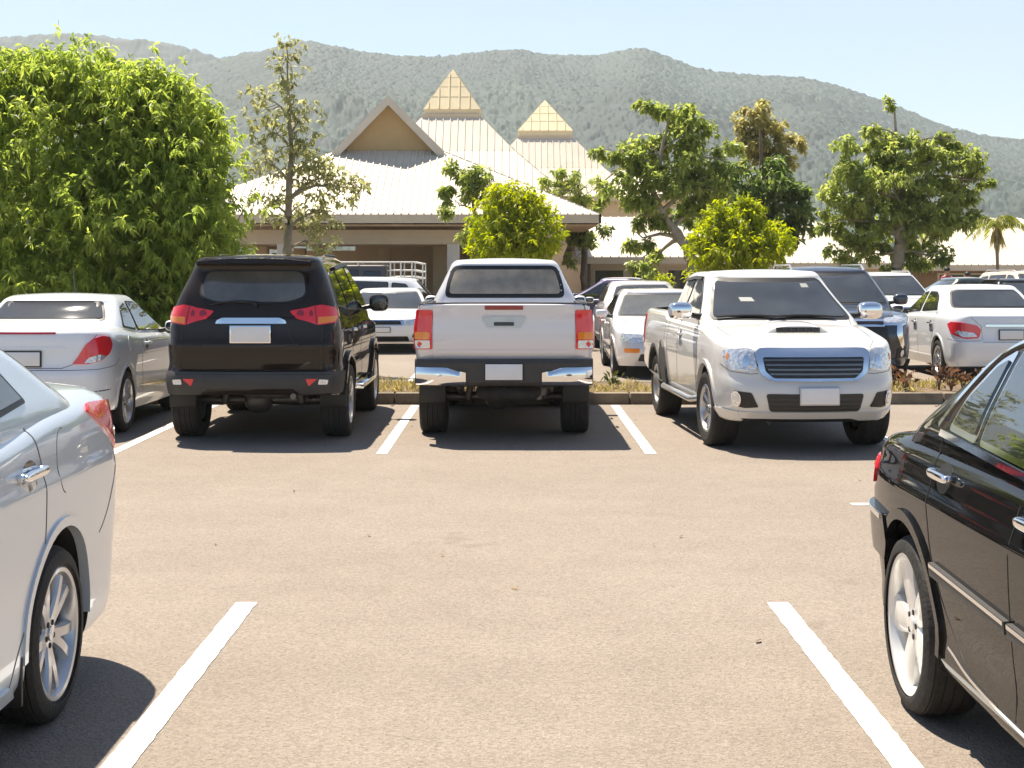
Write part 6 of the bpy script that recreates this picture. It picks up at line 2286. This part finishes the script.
D = 35
tx = lambda px, py, d=0: tuple(at(px, py, D + d))
p = at(694, 0, D)
crw = [cl(650, 108, 20, 13, D, 60), cl(672, 120, 24, 18, D, 90), cl(700, 135, 26, 20, D, 100), cl(625, 158, 22, 16, D, 80), cl(608, 152, 14, 10, D, 34), cl(655, 150, 30, 22, D, 150), cl(690, 165, 32, 26, D, 170), cl(640, 182, 30, 22, D, 150),
       cl(672, 192, 34, 24, D, 170), cl(712, 185, 26, 24, D, 130), cl(648, 212, 26, 18, D, 110), cl(642, 238, 18, 16, D, 60), cl(648, 266, 18, 14, D, 60, .6), cl(728, 160, 14, 18, D, 50), cl(700, 214, 20, 14, D, 60, .5)]
tree('spreading_tree', 'spreading olive green tree with leaning pale trunk left of the lime shrub', 'tree', (p.x, D, 0), crw,
     [((p.x, D, -.05), .17), (tx(693, 262), .14), (tx(680, 238), .12), (tx(664, 218), .10), (tx(652, 190), .07), (tx(662, 150), .045), (tx(670, 115), .02)], OLIVE, (.17, .082), 7, 13, BARK_PALE, 1.0, .45, .05, None, True, .35, .55, 1.0, True)

D = 41
tx = lambda px, py, d=0: tuple(at(px, py, D + d))
p = at(762, 0, D)
tree('tall_tree', 'dark green tree rising behind the lime shrub beneath a browned top', 'tree', (p.x, D, 0),
     [cl(745, 185, 28, 24, D, 220), cl(772, 190, 30, 26, D, 260), cl(792, 205, 22, 24, D, 180), cl(755, 215, 30, 24, D, 200), cl(795, 232, 18, 18, D, 120), cl(740, 215, 20, 20, D, 120), cl(775, 235, 24, 22, D, 140), cl(800, 185, 10, 14, D, 50)],
     [((p.x, D, -.05), .16), (tx(762, 230), .12), (tx(762, 180), .08), (tx(760, 130), .03)], DEEP, (.20, .09), 6, 15, None, 1.0, .4, .05, None, True, .4, .5, .95, True)
D = 42.5
tx = lambda px, py, d=0: tuple(at(px, py, D + d))
p = at(765, 0, D)
tree('tall_tree', 'taller brownish leaved tree whose top shows over the dark green tree', 'tree', (p.x, D, 0),
     [cl(760, 120, 24, 16, D, 150), cl(758, 140, 22, 14, D, 110), cl(782, 145, 20, 12, D, 100), cl(755, 158, 18, 12, D, 80), cl(776, 165, 20, 14, D, 90), cl(800, 140, 8, 8, D, 22), cl(765, 108, 12, 8, D, 40)],
     [((p.x, D, -.05), .15), (tx(764, 230), .12), (tx(766, 170), .08), (tx(762, 115), .03)], DRYL, (.19, .085), 6, 17, None, 1.0, .4, .045, None, True, .55, .5, 1.0, True)

D = 39
tx = lambda px, py, d=0: tuple(at(px, py, D + d))
p = at(897, 0, D)
brd = [cl(868, 160, 32, 22, D, 200), cl(905, 152, 34, 22, D, 220), cl(945, 165, 32, 22, D, 190), cl(850, 190, 28, 24, D, 190), cl(890, 190, 40, 30, D, 320, -.2), cl(935, 195, 36, 28, D, 270), cl(968, 185, 22, 20, D, 120), cl(845, 220, 24, 22, D, 150),
       cl(880, 225, 34, 24, D, 220), cl(925, 228, 34, 24, D, 200), cl(955, 220, 24, 22, D, 130), cl(850, 250, 26, 18, D, 110), cl(880, 256, 22, 14, D, 70), cl(930, 256, 26, 14, D, 90), cl(985, 180, 10, 10, D, 26), cl(880, 138, 18, 12, D, 60), cl(930, 142, 18, 12, D, 60), cl(955, 140, 10, 10, D, 26),
       cl(891, 100, 8, 7, D, 16), cl(872, 128, 8, 7, D, 14), cl(961, 148, 14, 9, D, 30)]
tree('broad_tree', 'broad crowned green tree with grey trunk behind the navy SUV', 'tree', (p.x, D, 0), brd,
     [((p.x, D, -.05), .20), (tx(896, 270), .175), (tx(900, 235), .15), (tx(903, 200), .11), (tx(898, 165), .06), (tx(894, 105), .02)], OLIVE, (.17, .082), 7, 19, BARK_PALE, 1.0, .45, .055, None, True, .3, .55, 1.0, True)

D = 50
tx = lambda px, py, d=0: tuple(at(px, py, D + d))
p = at(584, 0, D)
tree('background_tree', 'pale sunlit tree between the pavilion corner and the low hall', 'tree', (p.x, D, 0),
     [cl(560, 182, 18, 14, D, 60), cl(585, 186, 24, 18, D, 90), cl(572, 205, 22, 16, D, 80), cl(590, 225, 18, 18, D, 70), cl(580, 250, 20, 20, D, 70), cl(595, 200, 12, 14, D, 40), cl(555, 190, 10, 8, D, 24)],
     [((p.x, D, -.05), .14), (tx(584, 235), .10), (tx(578, 185), .04)], OLIVE, (.20, .09), 7, 21, None, 1.0, .4, .04, None, True, .4, .55, 1.0, True)
D = 47
p = at(648, 0, D)
tree('low_bush', 'low yellow green bush before the low hall wall', 'bush', (p.x, D, 0),
     [cl(640, 285, 14, 9, D, 60), cl(662, 283, 14, 10, D, 60), cl(650, 292, 22, 12, D, 80)], None, BRIGHT, (.16, .07), 6, 23, None, .9, .3)

# palm
D = 46
p = at(997, 0, D)
root = empty('palm', (p.x, D, 0), 0, 'small palm with yellowing fronds beside the far right SUV', 'palm')
mb = MB()
zt = at(0, 222, D).z
mb.tube([(0, 0, -.05), (.03, 0, 1.2), (.0, 0, zt - .75)], [.10, .075, .065], 10)
mb.tube([(0, 0, zt - .75), (0, 0, zt - .35), (0, 0, zt)], [.07, .085, .05], 10)
mb.build('trunk', BARK_PALE, root, 60)
PALM = leaf_mat('palm_leaf', (.09, .13, .02), (.28, .27, .04), .4, .4)
rng = np.random.default_rng(4)
for i in range(11):
    a = 2 * PI * i / 11 + .3
    el = [1.15, .8, .5, .9][i % 4]
    Pp, Dd = [], []
    L = .95 + .25 * rng.random()
    for k in range(26):
        t = (k + 1) / 26
        hor = L * (math.cos(el) * t + .15 * t * t)
        ver = L * (math.sin(el) * t - .75 * t * t)
        c0 = np.array([hor * math.cos(a), hor * math.sin(a), zt - .1 + ver])
        for sd in (-1, 1):
            Pp.append(c0)
            Dd.append([math.cos(a) * .7 - sd * math.sin(a), math.sin(a) * .7 + sd * math.cos(a), -.25 - .5 * t])
    m_ = len(Pp)
    me = leaf_mesh('frond', np.array(Pp), np.array(Dd), np.full(m_, .34), np.full(m_, .05), PALM, rng, .5)
    link('frond', me, root)
me = leaf_mesh('dead_frond', np.array([[0, 0, zt - .12]] * 40) + rng.normal(size=(40, 3)) * .05, np.stack([rng.normal(size=40) * .2, rng.normal(size=40) * .2, -np.ones(40)], 1), np.full(40, .7), np.full(40, .06), DRYL, rng, .2)
link('dead_frond', me, root)

# ================================================================= people
REDC = mat('red_shirt', (.45, .04, .09), .8)
DKC = mat('dark_trousers', (.03, .03, .04), .8)
BLC = mat('dark_blue_shirt', (.05, .06, .10), .8)
p = at(947, 0, 47)
person('person in a red top standing beyond the white SUV roofs', p.x, 47, 0, REDC, DKC, 1.72, .4)
p = at(962, 0, 45.5)
person('person in a pink top bending forward near the dark cars', p.x, 45.5, 0, mat('pink_shirt', (.5, .22, .25), .8), DKC, 1.58, 2.2, False, .25)
bx = at(643, 0, 50.5).x
bench = empty('bench', (bx, 50.5, 0), 0, 'low bench before the cream hall holding three seated people', 'bench')
mb = MB(); mb.box((0, 0, .43), (1.6, .4, .06), 0, None, .01); mb.build('seat', CONC, bench)
for x in (-.65, .65):
    mb = MB(); mb.box((x, 0, .20), (.1, .36, .40), 0, None, .01); mb.build('leg', CONC, bench)
for i, dx in enumerate((-.42, 0.0, .44)):
    person(['person seated at the left end of the bench', 'person seated at the middle of the bench', 'person seated at the right end of the bench'][i], bx + dx, 50.5, 0, (BLC, DKC, BLC)[i], DKC, 1.66, (.1, -.2, .15)[i], True)

# ================================================================= hills
FOREST = leaf_mat('forest_canopy', (.009, .024, .022), (.036, .060, .048), .0, .8)
SKY1 = [(-900, 150), (-400, 130), (-150, 118), (0, 98), (120, 84), (200, 66), (235, 58), (300, 42), (330, 46), (360, 54), (430, 59), (515, 52), (545, 57), (590, 58), (640, 51), (665, 58), (700, 71), (760, 78), (800, 80), (870, 99), (940, 125), (985, 138), (1024, 143), (1300, 190), (1700, 225)]
hills('hills', SKY1, 260, 1450, 1800, 84, 3, -1.0, .8, 1250, 560, 7.0, 4.6, FOREST)
SKY2 = [(-900, 110), (-400, 70), (-150, 50), (0, 40), (60, 36), (130, 40), (190, 51), (240, 68), (330, 95), (500, 140), (800, 200)]
hills('hills', SKY2, 1600, 2050, 2300, 36, 31, -.8, .2, 600, 200, 12, 6, FOREST)

# ================================================================= air
mb = MB()
hm, hnt, hb = node_mat('haze')
hnt.nodes.remove(hb)
pv = hnt.nodes.new('ShaderNodeVolumePrincipled')
pv.inputs['Color'].default_value = (.88, .95, 1.0, 1)
pv.inputs['Density'].default_value = .00022
pv.inputs['Anisotropy'].default_value = .0
hnt.links.new(pv.outputs[0], hnt.nodes['Material Output'].inputs['Volume'])
mb.box((0, 1130, 260), (5000, 2460, 524))
o = mb.build('haze', hm, None, 0)
tag(o, None, None, None, 'stuff')

cy = scene.cycles
cy.use_denoising = True
cy.max_bounces = 6
cy.diffuse_bounces = 4
cy.glossy_bounces = 3
cy.transmission_bounces = 3
cy.volume_bounces = 1
cy.transparent_max_bounces = 4
cy.sample_clamp_indirect = 6
cy.caustics_reflective = False
cy.caustics_refractive = False
